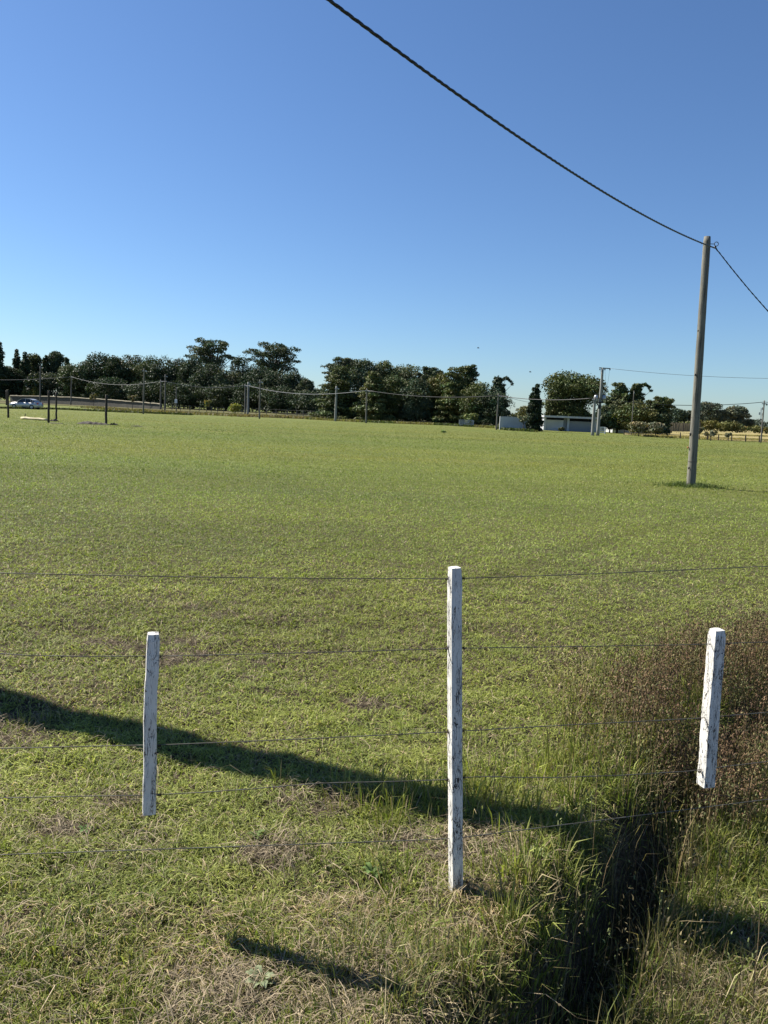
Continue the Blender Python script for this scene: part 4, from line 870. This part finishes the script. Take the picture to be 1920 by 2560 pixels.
T('cedar', 'dark cedar right behind the transformer pole', 1552, 960, 84, 104, RG, name='cedar_tree', low=.1, dens=1.1)
T('cedar', 'cedar with two drooping tips right of the transformer', 1592, 962, 62, 104, RG, name='cedar_tree', low=.2, hook=.9)
T('round', 'broad olive green tree in front of the small house', 1600, 998, 110, 101, (.070, .078, .026), low=.08)
T('round', 'dark tree above the white farm gate', 1530, 1003, 60, 103, BG, low=.12)
T('airy', 'feathery dark tree at the right end of the garden', 1655, 990, 62, 100, RG, dens=1.1)
T('round', 'dark bushy lower tree under the feathery one', 1652, 1022, 50, 99, DG, low=.02, dens=.7)
T('round', 'small orchard tree with pinkish leaves before the house', 1599, 1054, 48, 88, (.13, .125, .07), low=.28, dens=.5, name='fruit_tree', size=.24, group='orchard trees by the garden edge')
T('round', 'second smaller orchard tree with sparse pale leaves', 1641, 1056, 36, 86, (.12, .115, .07), low=.3, dens=.35, name='fruit_tree', size=.22, group='orchard trees by the garden edge')
# far right
H_ = 'far trees beyond the pasture'
T('round', 'far dark tree left of the tall field pole', 1694, 1019, 46, 300, (.040, .060, .038), low=.02, group=H_)
T('round', 'far grey tree just left of the tall field pole', 1722, 1023, 38, 305, (.07, .085, .06), low=.02, group=H_)
T('round', 'far broad dome tree just right of the tall field pole', 1776, 1001, 66, 300, (.060, .075, .050), low=.02, group=H_)
T('round', 'far lower tree between the two broad far trees', 1808, 1024, 34, 298, (.06, .07, .045), low=.02, dens=.6, group=H_)
T('round', 'far broad pale tree left of the radio mast', 1842, 1013, 56, 300, (.078, .09, .058), low=.02, group=H_)
T('round', 'small far tree at the right foot of the broad pale one', 1876, 1046, 20, 300, (.07, .08, .05), low=.02, dens=.4, group=H_)
def mass(name, label, P, n, size, tint, rad, seed):
    r_ = np.random.default_rng(seed); lb = []
    for (a, b, ha, hb, k) in P:
        for j in range(k):
            t = r_.random(); c = a.lerp(b, t); hh = (ha+(hb-ha)*t)*(.7+.4*r_.random()); lb.append((c.x, c.y+r_.normal(0, rad), hh*.55, rad*1.3, rad, hh*.45))
    V, C = card_cloud(lb, n, size, tint, seed); V[:, 2] = np.maximum(V[:, 2], .02); return tag(link(name, np_mesh(name, V, np.arange(len(V)), np.full(len(V)//4, 4), C), M_LEAF), label, 'bushes', kind='stuff')
p = lambda x, Yd: Vector((atY(x, 1070, Yd).x, Yd, 0))
mass('hedge', 'long yellow green hedge row along the back of the dry pasture', [(p(1745, 170), p(1836, 172), 2.6, 2.4, 26), (p(1836, 172), p(2000, 176), 1.9, 1.3, 24), (p(1700, 176), p(1745, 174), 2.2, 2.4, 9)], 7000, .42, (.12, .12, .035), .9, 5)
mass('far_wood', 'hazy far tree line on the right horizon', [(p(1880, 420), p(2100, 430), 5.5, 6, 22), (p(1700, 430), p(1880, 430), 4, 5, 22)], 4500, .9, (.075, .09, .06), 2.5, 6)
mass('undergrowth', 'dark undergrowth filling the foot of the left wood', [(p(-60, 236), p(200, 234), 7, 8, 30), (p(200, 232), p(460, 226), 9, 9, 40), (p(460, 224), p(790, 206), 8, 6, 46)], 16000, .9, DG, 2.2, 7)
mass('grove_undergrowth', 'dark undergrowth filling the foot of the right grove', [(p(800, 134), p(1250, 126), 4.5, 3.5, 60), (p(1500, 112), p(1670, 108), 3, 2.4, 26), (p(1365, 122), p(1510, 122), 3, 3, 20)], 11000, .55, DG, 1.1, 8)
# small spreading saplings on the pasture fence
for x, yt, wd, Yd, lb in ((1779, 1078, 34, 80, 'spreading leafless looking sapling behind the thick pasture fence post'), (1822, 1083, 18, 82, 'small umbrella sapling on the pasture right of the spreading one'), (1750, 1070, 16, 84, 'young sapling hidden partly behind the tall field pole')):
    T('spread', lb, x, yt, wd, Yd, (.12, .115, .07), name='sapling', dens=.8, group='saplings along the pasture fence', cat='sapling')

# ------------------------------------------------------------------ rough grass at distance
def strip(name, label, P, n, h, wd, cols, spread, seed):
    r_ = np.random.default_rng(seed); L = []; 
    for (a, b, w_) in P: L += [(a, b)]*w_
    A_ = np.array([(a.x, a.y, b.x, b.y) for a, b in L]); k = r_.integers(len(A_), size=n); t = r_.random(n)
    x = A_[k, 0]+(A_[k, 2]-A_[k, 0])*t; y = A_[k, 1]+(A_[k, 3]-A_[k, 1])*t + r_.normal(0, spread, n)
    cc = np.array(cols)[(vnoise(x, y, 6, 1)*len(cols)*.999).astype(int).clip(0, len(cols)-1)]*(.6+.7*r_.random((n, 1)))
    blades(name, np.stack([x, y, np.full(n, .02)], -1), h*(.4+.9*r_.random(n)), wd*(.6+.8*r_.random(n)), r_.random(n)*6.283, .2+.7*r_.random(n), cc, M_GRASS, label)
g2 = lambda x, y: gnd(x, y)
strip('verge_grass', 'tall dry brown grass along the far left edge of the field', [(g2(230, 1019), g2(320, 1027), 3), (g2(320, 1026), g2(460, 1034), 7), (g2(460, 1034), g2(640, 1042), 10), (g2(640, 1041), g2(820, 1048), 9)], 16000, .38, .14, [(.08, .10, .03), (.14, .115, .055), (.18, .14, .07), (.13, .12, .045)], 3.5, 21)
strip('shadow_line_grass', 'longer grass coloured as a dark shadow line crossing the far left of the field', [(g2(-20, 1021), g2(150, 1024), 4), (g2(150, 1024), g2(300, 1031), 4), (g2(300, 1031), g2(480, 1038), 4)], 5000, .30, .12, [(.05, .065, .02), (.07, .08, .03)], .6, 22)  # shadow along the long grass edge is put into the dark blade colours
strip('bank_edge_grass', 'rough grass edge in front of the right grove', [(g2(770, 1048), g2(900, 1055), 5), (g2(900, 1055), g2(1110, 1063), 8), (g2(1110, 1063), g2(1250, 1071), 6), (g2(1250, 1074), g2(1330, 1079), 3)], 9000, .34, .11, [(.11, .13, .04), (.17, .155, .06), (.06, .08, .025)], 1.6, 23)
strip('pasture_grass', 'dry yellow grass beyond the pasture fence', [(g2(1600, 1090), g2(1700, 1094), 3), (g2(1700, 1094), g2(1800, 1098), 4), (g2(1800, 1097), g2(1930, 1103), 4), (g2(1730, 1086), g2(1940, 1092), 5)], 12000, .22, .08, [(.23, .205, .075), (.32, .26, .12), (.18, .18, .06)], 2.5, 24)
# grass round the foot of the near pole
n = 1300; a = rng.random(n)*6.283; rr_ = .13+np.abs(rng.normal(0, .24, n))*(.4+1.2*vnoise(a*3, a*0, 1, 1)); x = pb.x+np.cos(a)*rr_*1.6; y = pb.y+np.sin(a)*rr_
blades('pole_foot_grass', np.stack([x, y, hz(x, y)-.01], -1), .06+.12*rng.random(n), .008+.006*rng.random(n), rng.random(n)*6.283, .2+.8*rng.random(n), np.tile((.08, .115, .03), (n, 1))*(.6+.7*rng.random((n, 1))), M_GRASS, 'darker unmown grass ring round the foot of the grey pole')
# leafy clump out in the field
c = gnd(1108, 1082); n = 160
T('spread', 'small green weed clump alone in the far field', 1108, 1080, 8, c.y, (.13, .19, .06), name='field_weed', dens=2, cat='weed', group='lone weeds in the mown field')
# birds
for lbl, px_, py_ in (('tiny dark bird flying left above the right grove', 1195.5, 870), ('tiny dark bird flying lower above the dark conifer', 1325.5, 930)):
    c = atY(px_, py_, 120); bd = thing('bird', lbl, 'bird', c, 'birds in the sky')
    MB().sphere((0, 0, 0), .16, .07, .06, 8).sphere((.17, 0, .02), .05, .045, .045, 6).build('body', M_DARK, bd, True)
    for s_ in (-1, 1): MB().poly([(.06, 0, .02), (-.08, 0, .02), (-.12, s_*.3, .12), (.0, s_*.26, .13)]).build('wing', M_DARK, bd)
